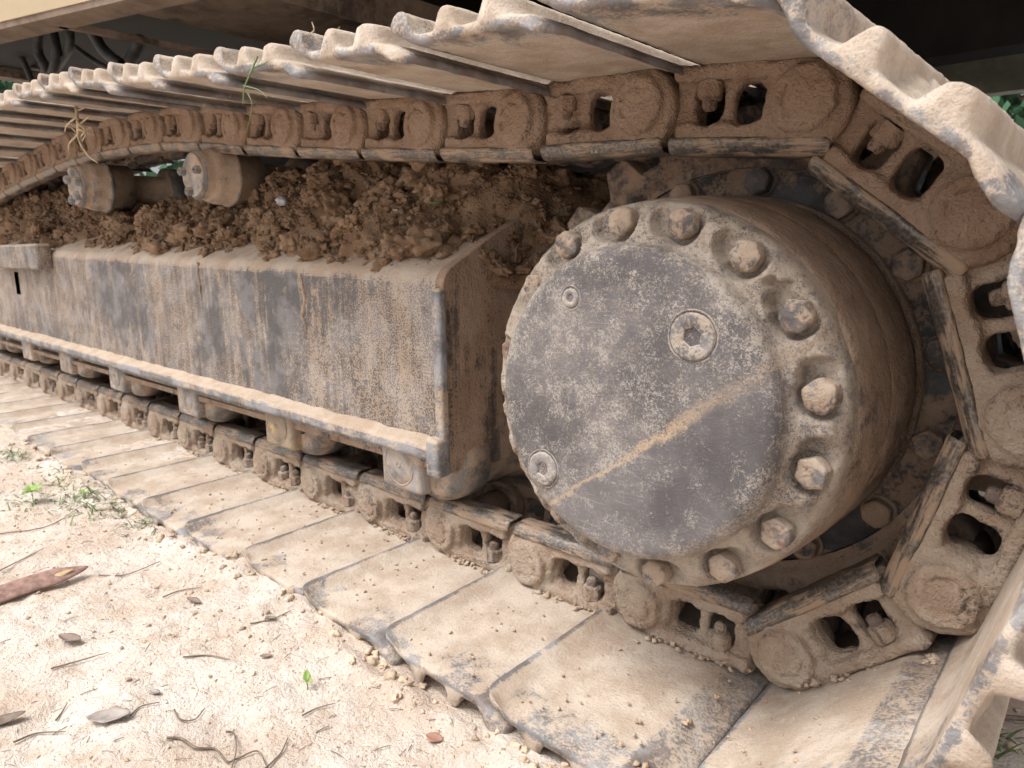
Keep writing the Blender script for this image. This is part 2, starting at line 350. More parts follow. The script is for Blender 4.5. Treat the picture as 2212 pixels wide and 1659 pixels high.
def leafm(name, col, trans=.0, var=.3, scale=60):
    t = NT(name); n = t.noise(t.vec(), scale, 4, .6); c = t.mix(t.ramp(n, .3, .7), tuple(x*(1-var) for x in col), tuple(min(1, x*(1+var)) for x in col))
    return t.done(c, .6, t.bump(n, .2, .002), .3)
M['grass'] = leafm('green_grass', (.15, .20, .09)); M['drygrass'] = leafm('dry_grass', (.50, .40, .26)); M['green'] = leafm('fresh_green_leaf', (.24, .36, .09))
M['deadleaf'] = leafm('dead_leaf', (.20, .15, .12)); M['greyleaf'] = leafm('grey_leaf', (.30, .26, .24)); M['redleaf'] = leafm('red_brown_leaf', (.33, .18, .13))
M['pod'] = leafm('brown_seed_pod', (.29, .18, .15), scale=90); M['podedge'] = leafm('pale_pod_lining', (.50, .36, .20)); M['twig'] = leafm('grey_brown_twig', (.20, .155, .12), scale=120)
M['tree'] = leafm('tree_foliage', (.045, .12, .06), scale=2); M['bark'] = leafm('tree_bark', (.12, .085, .06), scale=12); M['tarp'] = leafm('blue_white_tarpaulin', (.55, .66, .78), scale=7); M['cord'] = leafm('pale_cord', (.62, .55, .42))

# ------------------------------------------------------------------ ground
def height(P):
    P3 = np.concatenate([P, np.zeros((len(P), 1))], 1); x, y = P[:, 0], P[:, 1]
    z = -.078+.010*fbm(P3, 3.1, 3, 5)+.0038*fbm(P3, 16, 3, 9)+.0024*fbm(P3, 55, 2, 13)
    z += .021*np.clip((-x-.30)/.35, 0, 1)                              # ground rises round the far shoes
    z += np.clip(1-np.abs(y+.262)/.03, 0, 1)*.009*(.7+fbm(P3, 24, 2, 3))*(x < .2)
    return z
def tier(x0, x1, y0, y1, s):
    gx, gy = np.arange(x0, x1+1e-6, s), np.arange(y0, y1+1e-6, s); X, Y = np.meshgrid(gx, gy, indexing='ij')
    P = np.stack([X.ravel(), Y.ravel()], 1); return np.c_[P, height(P)], grid_faces(len(gx), len(gy)), (len(gx), len(gy))
# one sheet: fine spacing near the machine stretching to the horizon
def axis_line(lo, hi, step, far):
    core = np.arange(lo, hi+1e-6, step); out = []; d = step
    a = lo; 
    while a > -far: d *= 1.35; a -= d; out.append(a)
    b = hi; d = step; out2 = []
    while b < far: d *= 1.35; b += d; out2.append(b)
    return np.array(out[::-1]+list(core)+out2)
gx, gy = axis_line(-2.4, .75, .0065, 400), axis_line(-.80, .30, .0055, 400)
X, Y = np.meshgrid(gx, gy, indexing='ij'); P = np.stack([X.ravel(), Y.ravel()], 1)
G = quadmesh('ground', np.c_[P, height(P)], grid_faces(len(gx), len(gy)), [M['ground']])
tag(obj('ground', G), kind='structure')

# ------------------------------------------------------------------ the excavator
EX = bpy.data.objects.new('excavator', None); C.objects.link(EX)
tag(EX, 'dust covered crawler excavator undercarriage with muddy steel track and round final drive', 'excavator')
PITCHL = .19
pins = [(k*PITCHL, -.008) for k in range(-19, 1)]
R0, A0, ST = .31618, -1.19394, .610354
for j, dr in ((1, -.006), (2, -.008), (3, -.005), (4, 0)):
    a = A0+j*ST; pins.append((XS+(R0+dr)*math.cos(a), ZS-.008+(R0+dr)*math.sin(a)))
top = [(-.018, .592), (-.197, .612), (-.392, .620), (-.582, .637), (-.774, .656), (-.974, .678), (-1.163, .700), (-1.355, .726), (-1.549, .742), (-1.763, .750), (-1.98, .754), (-2.173, .752), (-2.403, .738), (-2.609, .724), (-3.1, .685), (-4.2, .59)]
tx = np.array([t[0] for t in top]); tz = np.array([t[1] for t in top])-.008
cur = np.array(pins[-1])
while cur[0] > -3.6:
    lo, hi = 0.0, .25
    for _ in range(30):
        mid = (lo+hi)/2; xx = cur[0]-mid; zz = np.interp(-xx, -tx, tz)
        if math.hypot(xx-cur[0], zz-cur[1]) < PITCHL: lo = mid
        else: hi = mid
    cur = np.array([cur[0]-lo, np.interp(-(cur[0]-lo), -tx, tz)]); pins.append(tuple(cur))
def link_matrix(a, b, y=0.0):
    u = np.array([b[0]-a[0], b[1]-a[1]]); u /= np.linalg.norm(u)
    return Matrix(((u[0], 0, -u[1], a[0]), (0, 1, 0, y), (u[1], 0, u[0], a[1]), (0, 0, 0, 1)))

# --- track link: solid field carved and grown, meshed with surface nets
def sbox(p, c, h, r):
    q = np.abs(p-np.array(c))-(np.array(h)-r)
    return np.linalg.norm(np.maximum(q, 0), axis=-1)+np.minimum(q.max(-1), 0)-r
def sdisc(p, cu, cv, w0, w1, r, rd=.004):
    d2 = np.hypot(p[..., 0]-cu, p[..., 2]-cv)-(r-rd); dw = np.abs(p[..., 1]-(w0+w1)/2)-((w1-w0)/2-rd)
    return np.minimum(np.maximum(d2, dw), 0)+np.hypot(np.maximum(d2, 0), np.maximum(dw, 0))-rd
def smin(a, b, k): h = np.clip(.5+.5*(b-a)/k, 0, 1); return b+(a-b)*h-k*h*(1-h)
def smax(a, b, k): return -smin(-a, -b, k)
def make_link(seed, h=.0024, mudfill=0.0):
    o = np.array([-.062, -.014, -.056]); n = np.array([.300, .074, .118])/h; n = n.astype(int)+1
    g = np.stack(np.meshgrid(*[o[i]+np.arange(n[i])*h for i in range(3)], indexing='ij'), -1)
    d = sbox(g, (.079, .0205, -.002), (.072, .0080, .042), .006)                        # web
    d = smin(d, sbox(g, (.080, .018, -.0355), (.069, .0190, .0080), .005), .008)        # shoe pad
    d = smin(d, sdisc(g, 0, 0, .0005, .030, .0445, .007), .009)                         # rounded end
    d = smin(d, sdisc(g, .001, -.004, -.0090, .03, .0325, .005), .006)                  # pin boss
    d = smin(d, sdisc(g, .19, 0, .030, .056, .041, .006), .006)                         # tucked inner end
    d = smin(d, sbox(g, (.155, .040, .000), (.030, .0085, .030), .006), .008)
    d = smin(d, sbox(g, (.056, .0205, .027), (.086, .0185, .0120), .005), .007)         # rail foot
    for cu, hw in ((.063, .0165), (.109, .0155)):                                       # two windows
        wd = sbox(g, (cu, .02, -.004), (hw, .08, .0225), .0130)
        d = smax(d, -wd, .0045)
    ring = np.abs(np.hypot(g[..., 0]-.002, g[..., 2]+.006)-.0185)-.0012; ring = np.maximum(ring, g[..., 1]+.0062)
    ring = np.maximum(ring, -(g[..., 0]*.8-g[..., 2]*.6)+.004+.010*fbm(g*1.0, 40, 1, seed+50)); d = smax(d, -ring, .0012)
    lump = fbm(g, 55, 3, seed*13+1); d = d-.0013*lump*np.clip((np.hypot(g[..., 0], g[..., 2])-.012)/.04, .35, 1)-.0010*fbm(g, 190, 2, seed*7+3)
    mudz = np.clip(-(g[..., 2]+.018)/.03, 0, 1)                                          # mud caked towards the shoe
    d = d-.0022*mudz*np.clip(lump+.3, 0, 1)
    if mudfill:
        mz = sbox(g, (.109 if seed % 2 else .063, .022, -.02+.012*mudfill), (.017, .012, .018+.008*mudfill), .008)-.004*lump-.003*fbm(g, 120, 2, seed)
        d = smin(d, mz, .004)
    V, Q = surfnet(d, o, h)
    return quadmesh('track_link', V, Q, [M['link']], True)
LINKS = [make_link(s, mudfill=mf) for s, mf in ((1, 0), (2, .0), (3, .55), (4, 0), (5, .9), (6, 0))]
LINKS_B = []
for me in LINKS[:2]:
    m2 = me.copy(); m2.materials[0] = M['sprocket']; LINKS_B.append(m2)  # back row takes a darker material, painting in the gloom behind the windows
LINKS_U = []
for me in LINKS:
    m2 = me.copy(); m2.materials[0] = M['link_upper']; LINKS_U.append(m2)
# --- worn running rail of a link: chamfered strip that carries the rollers
def make_rail(seed):
    sec = np.array([(.006, .030), (.0010, .0310), (-.0012, .0325), (-.0016, .0350), (-.0008, .0395), (.0050, .0470), (.0085, .0494), (.0200, .0500), (.0370, .0494), (.0405, .0470), (.0410, .0350)])
    us = np.concatenate([[-.0300, -.0296, -.0285, -.026], np.linspace(-.020, .139, 34), [.145, .1475, .1486, .149]]); rows = []
    for u in us:
        e = min(u+.0300, .149-u); k = 1-min(1, e/.005); c = sec.mean(0); q = c+(sec-c)*(1-.22*k*k); rows.append(np.stack([np.full(len(sec), u), q[:, 0], q[:, 1]], 1))
    V = np.concatenate(rows); n = len(sec); Q = grid_faces(len(us), n)
    V = V+.0005*np.stack([0*V[:, 0], fbm(V, 70, 3, seed), fbm(V, 60, 3, seed+9)], 1); V[:, 2] -= .0006*np.clip(fbm(V*np.array([1, 6, 1]), 40, 2, seed+4), 0, 1)
    return quadmesh('rail', V, Q, [M['rail']])
RAILS = [make_rail(s_) for s_ in (1, 5, 9)]
# --- nut with bolt end
def hexprism(r, y0, y1, ch=.15, seed=0, dome=0.0):
    th = np.linspace(0, 2*math.pi, 48, endpoint=False); a = (th % (math.pi/3))-math.pi/6; rr = r*math.cos(math.pi/6)/np.cos(a)
    rr = rr*.35+.65*np.minimum(rr, r*.92)*1.0
    prof = [(y0, 1.0), (y0+(y1-y0)*.8, 1.0), (y0+(y1-y0)*.92, .97), (y1, .84), (y1+dome*.6, .55), (y1+dome, .02)]
    V = np.concatenate([np.stack([rr*s, np.full(48, y), np.zeros(48)], 1) for y, s in prof]) * 0
    V = np.concatenate([np.stack([rr*s*np.cos(th), np.full(48, y), rr*s*np.sin(th)], 1) for y, s in prof])
    V = V+.00045*np.stack([fbm(V, 150, 2, seed+i) for i in range(3)], 1)
    return V, grid_faces(len(prof), 48, cv=True)
nv, nq = hexprism(.0145, 0, .018, dome=.001, seed=3); bv, bq = lathe([(0, .0082), (.026, .0080), (.029, .006), (.0295, .0002)], 20)
nv, nq = join([(nv, nq), (bv, bq)]); nv = nv[:, [0, 2, 1]]*np.array([1, 1, 1]); nq = nq[:, ::-1]
NUTM = [quadmesh('nut', nv+.0018*np.stack([fbm(nv, 80, 2, 40+s+i) for i in range(3)], 1), nq, [M['link']]) for s in range(3)]
pv, pq = lathe([(.02, .0168), (-.0078, .0165), (-.0090, .0150), (-.0094, .010), (-.0092, .0002)], 40); pv[:, 2] -= .003; pv = pv+.0005*np.stack([fbm(pv, 120, 2, i) for i in range(3)], 1)
pv[:, 2] -= .003; pv[:, 0] += .002
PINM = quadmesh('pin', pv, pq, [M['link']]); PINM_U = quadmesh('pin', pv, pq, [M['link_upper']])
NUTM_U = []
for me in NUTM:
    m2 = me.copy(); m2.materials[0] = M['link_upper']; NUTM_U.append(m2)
bvv, bqq = lathe([(.045, .0005), (.045, .027), (.155, .027), (.155, .0005)], 24); BUSH = quadmesh('bushing', bvv, bqq, [M['sprocket']])

# --- track shoe: triple grouser section with a dipped tail, swept across the track
SECT = [(-.056, -.0300, -.0375), (-.050, -.0315, -.0415), (-.040, -.0355, -.0455), (-.028, -.0405, -.0500), (-.018, -.0418, -.0515), (-.008, -.042, -.0530), (-.003, -.042, -.0600), (.001, -.042, -.0700), (.007, -.042, -.0740), (.014, -.042, -.0725), (.019, -.042, -.0640), (.024, -.042, -.0540), (.036, -.042, -.0515), (.050, -.042, -.0515),
        (.062, -.042, -.0535), (.067, -.042, -.0610), (.071, -.042, -.0710), (.077, -.042, -.0745), (.084, -.042, -.0730), (.089, -.042, -.0640), (.094, -.042, -.0540), (.104, -.042, -.0515), (.118, -.0424, -.0520), (.127, -.0440, -.0545), (.133, -.0462, -.063), (.138, -.0485, -.0735), (.146, -.0520, -.0785), (.155, -.0555, -.0785), (.162, -.0585, -.074), (.166, -.062, -.069)]
YS0, YS1 = -.236, .436
def make_shoe(seed):
    s = np.array(SECT); t = np.linspace(0, len(s)-1, 100); U = np.interp(t, np.arange(len(s)), s[:, 0]); HI = np.interp(t, np.arange(len(s)), s[:, 1]); HO = np.interp(t, np.arange(len(s)), s[:, 2])
    ker = np.array([.25, .5, .25])
    for A in (HI, HO): A[1:-1] = np.convolve(A, ker, 'same')[1:-1]
    ys = np.concatenate([YS0+np.array([0, .0015, .004, .008, .013]), np.linspace(YS0+.019, .12, 46), np.linspace(.16, YS1, 10)]); rows = []
    for y in ys:
        e = y-YS0; cr = .026; ut = -.056+(cr-math.sqrt(max(0, cr*cr-(cr-min(e, cr))**2)))*.9; uf = .166-(.012-math.sqrt(max(0, .012**2-(.012-min(e, .012))**2)))*.6
        u = np.interp(U, [-.056, .166], [ut, uf]); rd = .0028*(1-math.sqrt(max(0, 1-(1-min(e/.0045, 1))**2)))
        mid = (HI+HO)/2; hi = HI-rd*np.sign(HI-mid)*1.0; ho = HO+rd*1.2
        dish = .0004*math.sin(y*9+seed)
        fill = -.0515-.0150*np.clip((e-.012)/.03, 0, 1)*(.55+.45*fbm(np.stack([u*1.0, np.full_like(u, y), u*0+seed], 1), 26, 2, seed)); ho = np.where((u > .0) & (u < .14), np.minimum(ho, fill), ho)   # earth packed between the grousers
        loop = np.concatenate([np.stack([u, np.full_like(u, y), hi+dish], 1), np.stack([u, np.full_like(u, y), ho+dish], 1)[::-1]]); rows.append(loop)
    V = np.concatenate(rows); n = len(U); nl = 2*n; Q = grid_faces(len(ys), nl, cv=True)
    caps = []
    for r, fl in ((0, False), (len(ys)-1, True)):
        b = r*nl
        for i in range(n-1):
            q = (b+i, b+i+1, b+nl-2-i, b+nl-1-i); caps.append(q if not fl else q[::-1])
    Q = np.concatenate([Q, np.array(caps)])[:, ::-1]
    nz = fbm(V, 20, 2, seed*5)*.0004+fbm(V, 130, 3, seed*3)*.0005
    edge = np.clip(1-(V[:, 1]-YS0)/.03, 0, 1)
    V[:, 2] += nz; V[:, 0] += edge*.0007*fbm(V, 60, 2, seed+77); V[:, 1] += edge*.0009*fbm(V, 50, 2, seed+33)
    return quadmesh('track_shoe', V, Q, [M['shoe']])
SHOES = [make_shoe(s) for s in range(1, 6)]
# --- caked mud on a shoe (inner face, along the foot of the link)
def clod_variants(n, sub, seed):
    out = []
    V0, F0 = ico(sub)
    for k in range(n):
        d = 1+.50*fbm(V0, 1.4, 2, seed+k)+.34*fbm(V0, 3.4, 3, seed+k+40); V = V0*d[:, None]*np.array([1, random.uniform(.65, 1), random.uniform(.5, .85)])
        out.append((V, F0))
    return out
CL1, CL2, CL3 = clod_variants(10, 1, 3), clod_variants(10, 2, 7), clod_variants(8, 3, 5)
def scatter(points, sizes, var):
    parts = []
    for p, s in zip(points, sizes):
        V, F = random.choice(var); a, b = random.uniform(0, 6.28), random.uniform(-.6, .6); ca, sa, cb, sb = math.cos(a), math.sin(a), math.cos(b), math.sin(b)
        Rm = np.array([[ca, -sa, 0], [sa, ca, 0], [0, 0, 1]]) @ np.array([[1, 0, 0], [0, cb, -sb], [0, sb, cb]])
        parts.append((V @ Rm.T*s+np.array(p), F))
    return join(parts)

for i in range(len(pins)-1):
    a, b = pins[i], pins[i+1]; mw = link_matrix(a, b)
    k = i-19                                     # 0 = the link whose boss sits at the sprocket foot
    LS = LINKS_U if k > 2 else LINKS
    L = child('track_link', LS[[0, 1, 3, 5, 0, 3, 1, 5, 2, 4][(i*7) % 10] if k < -2 or k > 4 else (0, 1, 3, 5, 1, 3, 0)[(k+2) % 7]], EX, mw)
    child('rail', RAILS[i % 3], L)
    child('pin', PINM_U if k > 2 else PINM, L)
    zu = .109
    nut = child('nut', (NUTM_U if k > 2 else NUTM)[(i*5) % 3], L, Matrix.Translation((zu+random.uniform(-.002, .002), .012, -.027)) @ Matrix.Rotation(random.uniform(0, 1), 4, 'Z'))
    if k < -4 and i % 2: child('nut', NUTM[i % 3], L, Matrix.Translation((.064, .012, -.027)) @ Matrix.Rotation(random.uniform(0, 1), 4, 'Z'))
    bk = child('track_link', LINKS_B[(i*3) % 2], EX, link_matrix(a, b, .2) @ Matrix.Diagonal((1, -1, 1, 1)))
    child('bushing', BUSH, L)
    sh = child('track_shoe', SHOES[(i*3) % 5], EX, mw @ Matrix.Translation((random.uniform(-.002, .002), random.uniform(-.008, .006), random.uniform(-.0010, .0006))) @ Matrix.Rotation(random.uniform(.000, .022), 4, 'Y') @ Matrix.Rotation(random.uniform(-.006, .006), 4, 'X'))

# --- final drive
def cover():
    bang = [119.5, 97.3, 75.7, 53.7, 31.9, 9.3, -12.6, -34.4, -56.3, -81.3, -103, -125, -147, -169, 169, 142]
    prof = [(-.1725, .0004), (-.1725, .05), (-.1723, .09), (-.1720, .12), (-.1715, .139)]
    for q in np.linspace(0, 1, 8): prof.append((-.1713+.016*(1-math.cos(q*1.45)), .143+.0150*math.sin(q*1.45)))
    for r, y in zip(np.linspace(.1590, .1940, 30), np.interp(np.linspace(.1590, .1940, 30), [.1590, .163, .171, .183, .190, .1940], [-.149, -.1455, -.1435, -.1400, -.1345, -.128])): prof.append((y, r))
    prof += [(-.122, .1980), (-.112, .1995), (-.098, .2005)]
    pr = np.array(prof); n = 540; th = np.linspace(0, 2*math.pi, n, endpoint=False)
    Rg = pr[:, 1][:, None]+0*th; Yg = pr[:, 0][:, None]+0*th; Xg, Zg = Rg*np.cos(th), Rg*np.sin(th)
    P = np.stack([Xg, Yg, Zg], -1)
    fl = (Rg > .1605)
    for i, a in enumerate(bang):
        a = math.radians(a); bx, bz = .181*math.cos(a), .181*math.sin(a); d = np.hypot(Xg-bx, Zg-bz)
        # spot face, opened along the ring on one side like the milled recesses of the casting
        t = (-(Xg-bx)*math.sin(a)+(Zg-bz)*math.cos(a)); rad = ((Xg-bx)*math.cos(a)+(Zg-bz)*math.sin(a))
        d2 = np.hypot(np.maximum(np.abs(t-.008)-.008, 0), rad)
        s = np.clip((.0225-np.minimum(d, d2+.004))/.0045, 0, 1); s = s*s*(3-2*s)
        floor = -.1250
        P[..., 1] = np.where(fl, P[..., 1]+(np.maximum(floor, P[..., 1])-P[..., 1])*s, P[..., 1])
    # small oil hole between two bolts
    a = math.radians(43.4); d = np.hypot(Xg-.180*math.cos(a), Zg-.180*math.sin(a)); P[..., 1] += .012*np.clip((.0062-d)/.003, 0, 1)
    Pf = P.reshape(-1, 3); ring = np.clip((Rg.ravel()-.15)/.02, 0, 1)
    Pf[:, 1] -= ring*(.0026*fbm(Pf, 48, 3, 5)+.0009*fbm(Pf, 200, 2, 8)) + (1-ring)*.0005*fbm(Pf, 35, 2, 2)
    V = Pf+np.array([XS, 0, ZS])
    return quadmesh('final_drive_cover', V, grid_faces(len(pr), n, cv=True), [M['cover']]), bang
cm, BANG = cover(); COV = child('final_drive_cover', cm, EX)
for i, a in enumerate(BANG):
    hv, hq = hexprism(.0156 if i != 5 else .0164, -.127, -.1415, dome=-.0016, seed=i*9)
    hv = hv+.0011*np.stack([fbm(hv, 75, 2, i*3+c) for c in range(3)], 1)
    if i == 5: hv[:, 0] *= .96
    r = math.radians(a); me = quadmesh('bolt', hv, hq[:, ::-1], [M['bolt']])
    child('bolt', me, COV, Matrix.Translation((XS+.181*math.cos(r), .011 if i > 9 else random.uniform(-.001, .002), ZS+.181*math.sin(r))) @ Matrix.Rotation(random.uniform(0, 1.05), 4, 'Y'))
def plug(r, hexr, deep, groove, seed, yb=-.1727):
    """round plug with a socket recess"""
    th = np.linspace(0, 2*math.pi, 72, endpoint=False); a = (th % (math.pi/3))-math.pi/6; hx = hexr*math.cos(math.pi/6)/np.cos(a); one = np.ones(72)
    rings = [(one*(r+.0025), yb+.0008), (one*(r+.0022), yb+.0001), (one*(r+.0008), yb+.0001+groove*0), (one*(r+.0004), yb+.003), (one*(r-.0006), yb+.003), (one*(r-.001), yb-.0012), (one*(r-.003), yb-.0018), (hx*1.12, yb-.0016), (hx, yb-.0004), (hx*.97, yb+deep), (one*.0005, yb+deep+.001)]
    V = np.concatenate([np.stack([R*np.cos(th), np.full(72, y), R*np.sin(th)], 1) for R, y in rings])
    V = V+.0004*np.stack([fbm(V, 160, 2, seed+i) for i in range(3)], 1)
    return quadmesh('drain_plug', V, grid_faces(len(rings), 72, cv=True)[:, ::-1], [M['plug']])
M['plug'] = dusty('dusty_plug', metal=(.15, .14, .14), dust=(.40, .31, .23), dust2=(.44, .37, .30), cov=.42, big=40, a=.9, mid=.7, c=1.1, fine=320, bump=.5, seed=17)
def cut_hole(me, cx, cz, r):
    import bmesh
    bm = bmesh.new(); bm.from_mesh(me)
    g = [f for f in bm.faces if all(math.hypot(v.co.x-cx, v.co.z-cz) < r for v in f.verts)]
    bmesh.ops.delete(bm, geom=g, context='FACES'); bm.to_mesh(me); bm.free()
for r, a, pr_, hx, dp, sd_ in ((.108, 44.5, .0225, .0092, .020, 1), (.125, -139.1, .0195, .0082, .020, 2), (.120, 118.9, .0105, .0046, .016, 3)):
    a = math.radians(a); child('drain_plug', plug(pr_, hx, dp, 1, sd_), COV, Matrix.Translation((XS+r*math.cos(a), 0, ZS+r*math.sin(a))) @ Matrix.Rotation(sd_*.7, 4, 'Y'))
# drum behind the flange
dp = [(-.105, .188), (-.1049, .1990), (-.096, .2025), (-.08, .2045), (-.065, .2054), (-.05, .2060), (-.035, .2064), (-.020, .2068), (-.0185, .2064), (-.017, .2069), (0, .2078), (.015, .2088), (.030, .2096), (.040, .2104), (.052, .2112), (.058, .2106), (.060, .2075), (.072, .2072), (.074, .2120), (.100, .2120)]
dv, dq = lathe(dp, 220); dv = dv+np.array([XS, 0, ZS]); dv = dv+.0009*np.stack([fbm(dv, 30, 3, i) for i in range(3)], 1)
child('final_drive_drum', quadmesh('final_drive_drum', dv, dq, [M['drum']]), EX)
# sprocket: toothed ring with bolted hub plate
def sprocket():
    n = 1260; th = np.linspace(0, 2*math.pi, n, endpoint=False); ph = ((th-math.radians(123.2))/(2*math.pi/21)) % 1.0
    x = np.abs(ph-.5)*2                            # 1 at tooth centre
    sh = np.clip((x-.30)/.42, 0, 1); sh = sh*sh*(3-2*sh); ro = .2765+.034*sh
    rings = [(.245, .090), (.2535, .088), (.256, .084), (.262, .078), (None, .074), ('t', .0735), ('t', .128), (.27, .130), (.2, .130)]
    V = []
    for r, y in rings:
        R = ro if r == 't' else (ro-.006 if r is None else np.full(n, r)); V.append(np.stack([R*np.cos(th), np.full(n, y), R*np.sin(th)], 1))
    V = np.concatenate(V); V = V+.0009*np.stack([fbm(V, 45, 3, i+20) for i in range(3)], 1)+np.array([XS, 0, ZS])
    return quadmesh('sprocket', V, grid_faces(len(rings), n, cv=True), [M['sprocket']])
SPR = child('sprocket', sprocket(), EX)
hv, hq = lathe([(.100, .19), (.0935, .20), (.0935, .2435), (.0945, .2448), (.099, .2455)], 160); hv = hv+.0004*np.stack([fbm(hv, 60, 2, i) for i in range(3)], 1)+np.array([XS, 0, ZS])
child('hub_plate', quadmesh('hub_plate', hv, hq, [M['hub']]), SPR)
for i in range(15):
    a = math.radians(109.1-24.6*i if i < 8 else 109.1-24.6*7-23.5*(i-7)); hv, hq = hexprism(.0172, .0945, .078, dome=-.001, seed=200+i)
    wv, wq = lathe([(.0945, .0195), (.0915, .0195), (.091, .0185), (.091, .01)], 32); hv, hq = join([(hv, hq), (wv, wq)])
    child('bolt', quadmesh('bolt', hv, hq[:, ::-1], [M['sprocket']]), SPR, Matrix.Translation((XS+.229*math.cos(a), 0, ZS+.229*math.sin(a))) @ Matrix.Rotation(random.uniform(0, 1), 4, 'Y'))

# --- track frame
def frame_section():
    pts = [(-.040, .118), (-.040, .385)]
    for q in np.linspace(0, 1, 9)[1:]:
        a = math.pi-q*math.radians(64); pts.append((-.008+.032*math.cos(a), .392+.032*math.sin(a)))
    pts += [(.060, .4625), (.144, .497), (.24, .515), (.32, .515)]
    out = []
    for (a, b) in zip(pts[:-1], pts[1:]):
        n = max(1, int(math.dist(a, b)/.011)); out += [(a[0]+(b[0]-a[0])*i/n, a[1]+(b[1]-a[1])*i/n) for i in range(n)]
    return np.array(out+[pts[-1]])
FS = frame_section(); XF = -.512
xs_ = np.arange(XF, -3.9, -.012); V = []
for x in xs_: V.append(np.stack([np.full(len(FS), x), FS[:, 0], FS[:, 1]+np.clip((FS[:, 1]-.16)/.2, 0, 1)*.022*(XF-x)+.009*(XF-x)*np.clip(1-(FS[:, 1]-.16)/.2, 0, 1)], 1))
V = np.concatenate(V); V[:, 1] -= .0012*fbm(V, 6, 3, 4)+.0008*fbm(V, 60, 3, 6)
Q = grid_faces(len(xs_), len(FS)); cen = V[Q].mean(1)
slot = (cen[:, 0] > -2.672) & (cen[:, 0] < -2.625) & (cen[:, 2] > .312) & (cen[:, 2] < .385) & (cen[:, 1] < 0)
FR = child('track_frame', quadmesh('track_frame', V, Q[~slot][:, ::-1], [M['frame']]), EX)
bv_, bq_ = box(-3.9, XF-.02, .30, .33, .118, .515); child('back_plate', quadmesh('back_plate', bv_, bq_, [M['dark']], False), FR)
bv_, bq_ = box(-3.93, -3.90, -.05, .33, .10, .60); child('front_plate', quadmesh('front_plate', bv_, bq_, [M['dark']], False), FR)
bv_, bq_ = box(-2.75, -2.55, -.005, .005, .28, .42); child('slot_shade_backing', quadmesh('slot_shade_backing', bv_, bq_, [M['dark']], False), FR)  # dark sheet added behind the slot to stand for the shade inside
bv_, bq_ = box(-3.9, XF-.002, -.036, .30, .108, .120); child('bottom_plate', quadmesh('bottom_plate', bv_, bq_, [M['endplate']], False), FR)
# end plate (closes the box) with its thick cut edge
ep = np.array([(-.0445, .110), (-.0445, .386)]+[(-.010+.0345*math.cos(math.pi-q*math.radians(66)), .392+.0345*math.sin(math.pi-q*math.radians(66))) for q in np.linspace(0, 1, 7)[1:]]+[(.064, .468), (.148, .503), (.30, .525), (.30, .100), (.06, .104)])
def plate_x(poly, x0, x1, bev=.003):
    n = len(poly); c = poly.mean(0); inn = c+(poly-c)*(1-bev/.2)
    rings = [(x0, poly), (x1-bev, poly), (x1, inn)]; V = np.concatenate([np.stack([np.full(n, x), p[:, 0], p[:, 1]], 1) for x, p in rings]); F = [tuple(q) for q in grid_faces(3, n, cv=True)]
    F.append(tuple(range(2*n, 3*n))); F.append(tuple(range(n))[::-1]); return V, F
V_, F_ = plate_x(ep, XF-.004, XF+.012); child('end_plate', mesh('end_plate', V_, F_, [M['endplate']], False), FR)
ev, eq = box(XF-.005, XF+.0145, -.0535, -.0385, .108, .392, .005); ev = ev+.0012*np.stack([fbm(ev, 40, 2, i) for i in range(3)], 1); child('edge_weld', quadmesh('edge_weld', ev, eq, [M['flange']]), FR)
ev, eq = box(XF-.014, XF+.015, -.0685, -.038, .108, .170, .007); ev = ev+.0014*np.stack([fbm(ev, 40, 2, i+3) for i in range(3)], 1); child('corner_block', quadmesh('corner_block', ev, eq, [M['flange']]), FR)
# bottom flange: long bar with a dusty top
fx = np.arange(XF+.004, -3.9, -.008); sec = np.array([(-.037, .132), (-.060, .132), (-.0635, .135), (-.064, .139), (-.064, .149), (-.0625, .153), (-.058, .1555), (-.050, .157), (-.044, .160), (-.037, .166)])
V = np.concatenate([np.stack([np.full(len(sec), x), sec[:, 0], sec[:, 1]+.0095*(XF-x)], 1) for x in fx]); V = V+np.stack([0*V[:, 0], .0014*fbm(V, 18, 3, 1), .0016*fbm(V, 30, 3, 2)], 1)
child('flange', quadmesh('flange', V, grid_faces(len(fx), len(sec))[:, ::-1], [M['flange']]), FR)
# step block bolted to the upper edge at the far end
sv, sq = box(-2.80, -2.245, -.080, -.038, .398, .476, .008); sv = sv+.0015*np.stack([fbm(sv, 20, 2, i) for i in range(3)], 1); child('step_bracket', quadmesh('step_bracket', sv, sq, [M['frame']]), FR)
# two old weld runs on the plate
for x, z0, z1, wd in ((-.870, .305, .405, .006), (-1.275, .345, .425, .005)):
    n = 40; zz = np.linspace(z0, z1, n); path = np.stack([x+.003*np.sin(zz*90), np.full(n, -.0405), zz], 1); vv, qq = tube(path, wd*.62*(.55+.45*np.sin(np.linspace(.1, 3.0, n))), 8); vv = vv+.0024*np.stack([fbm(vv, 110, 2, i+5) for i in range(3)], 1)
    child('weld_seam', quadmesh('weld_seam', vv, qq, [M['endplate']]), FR)
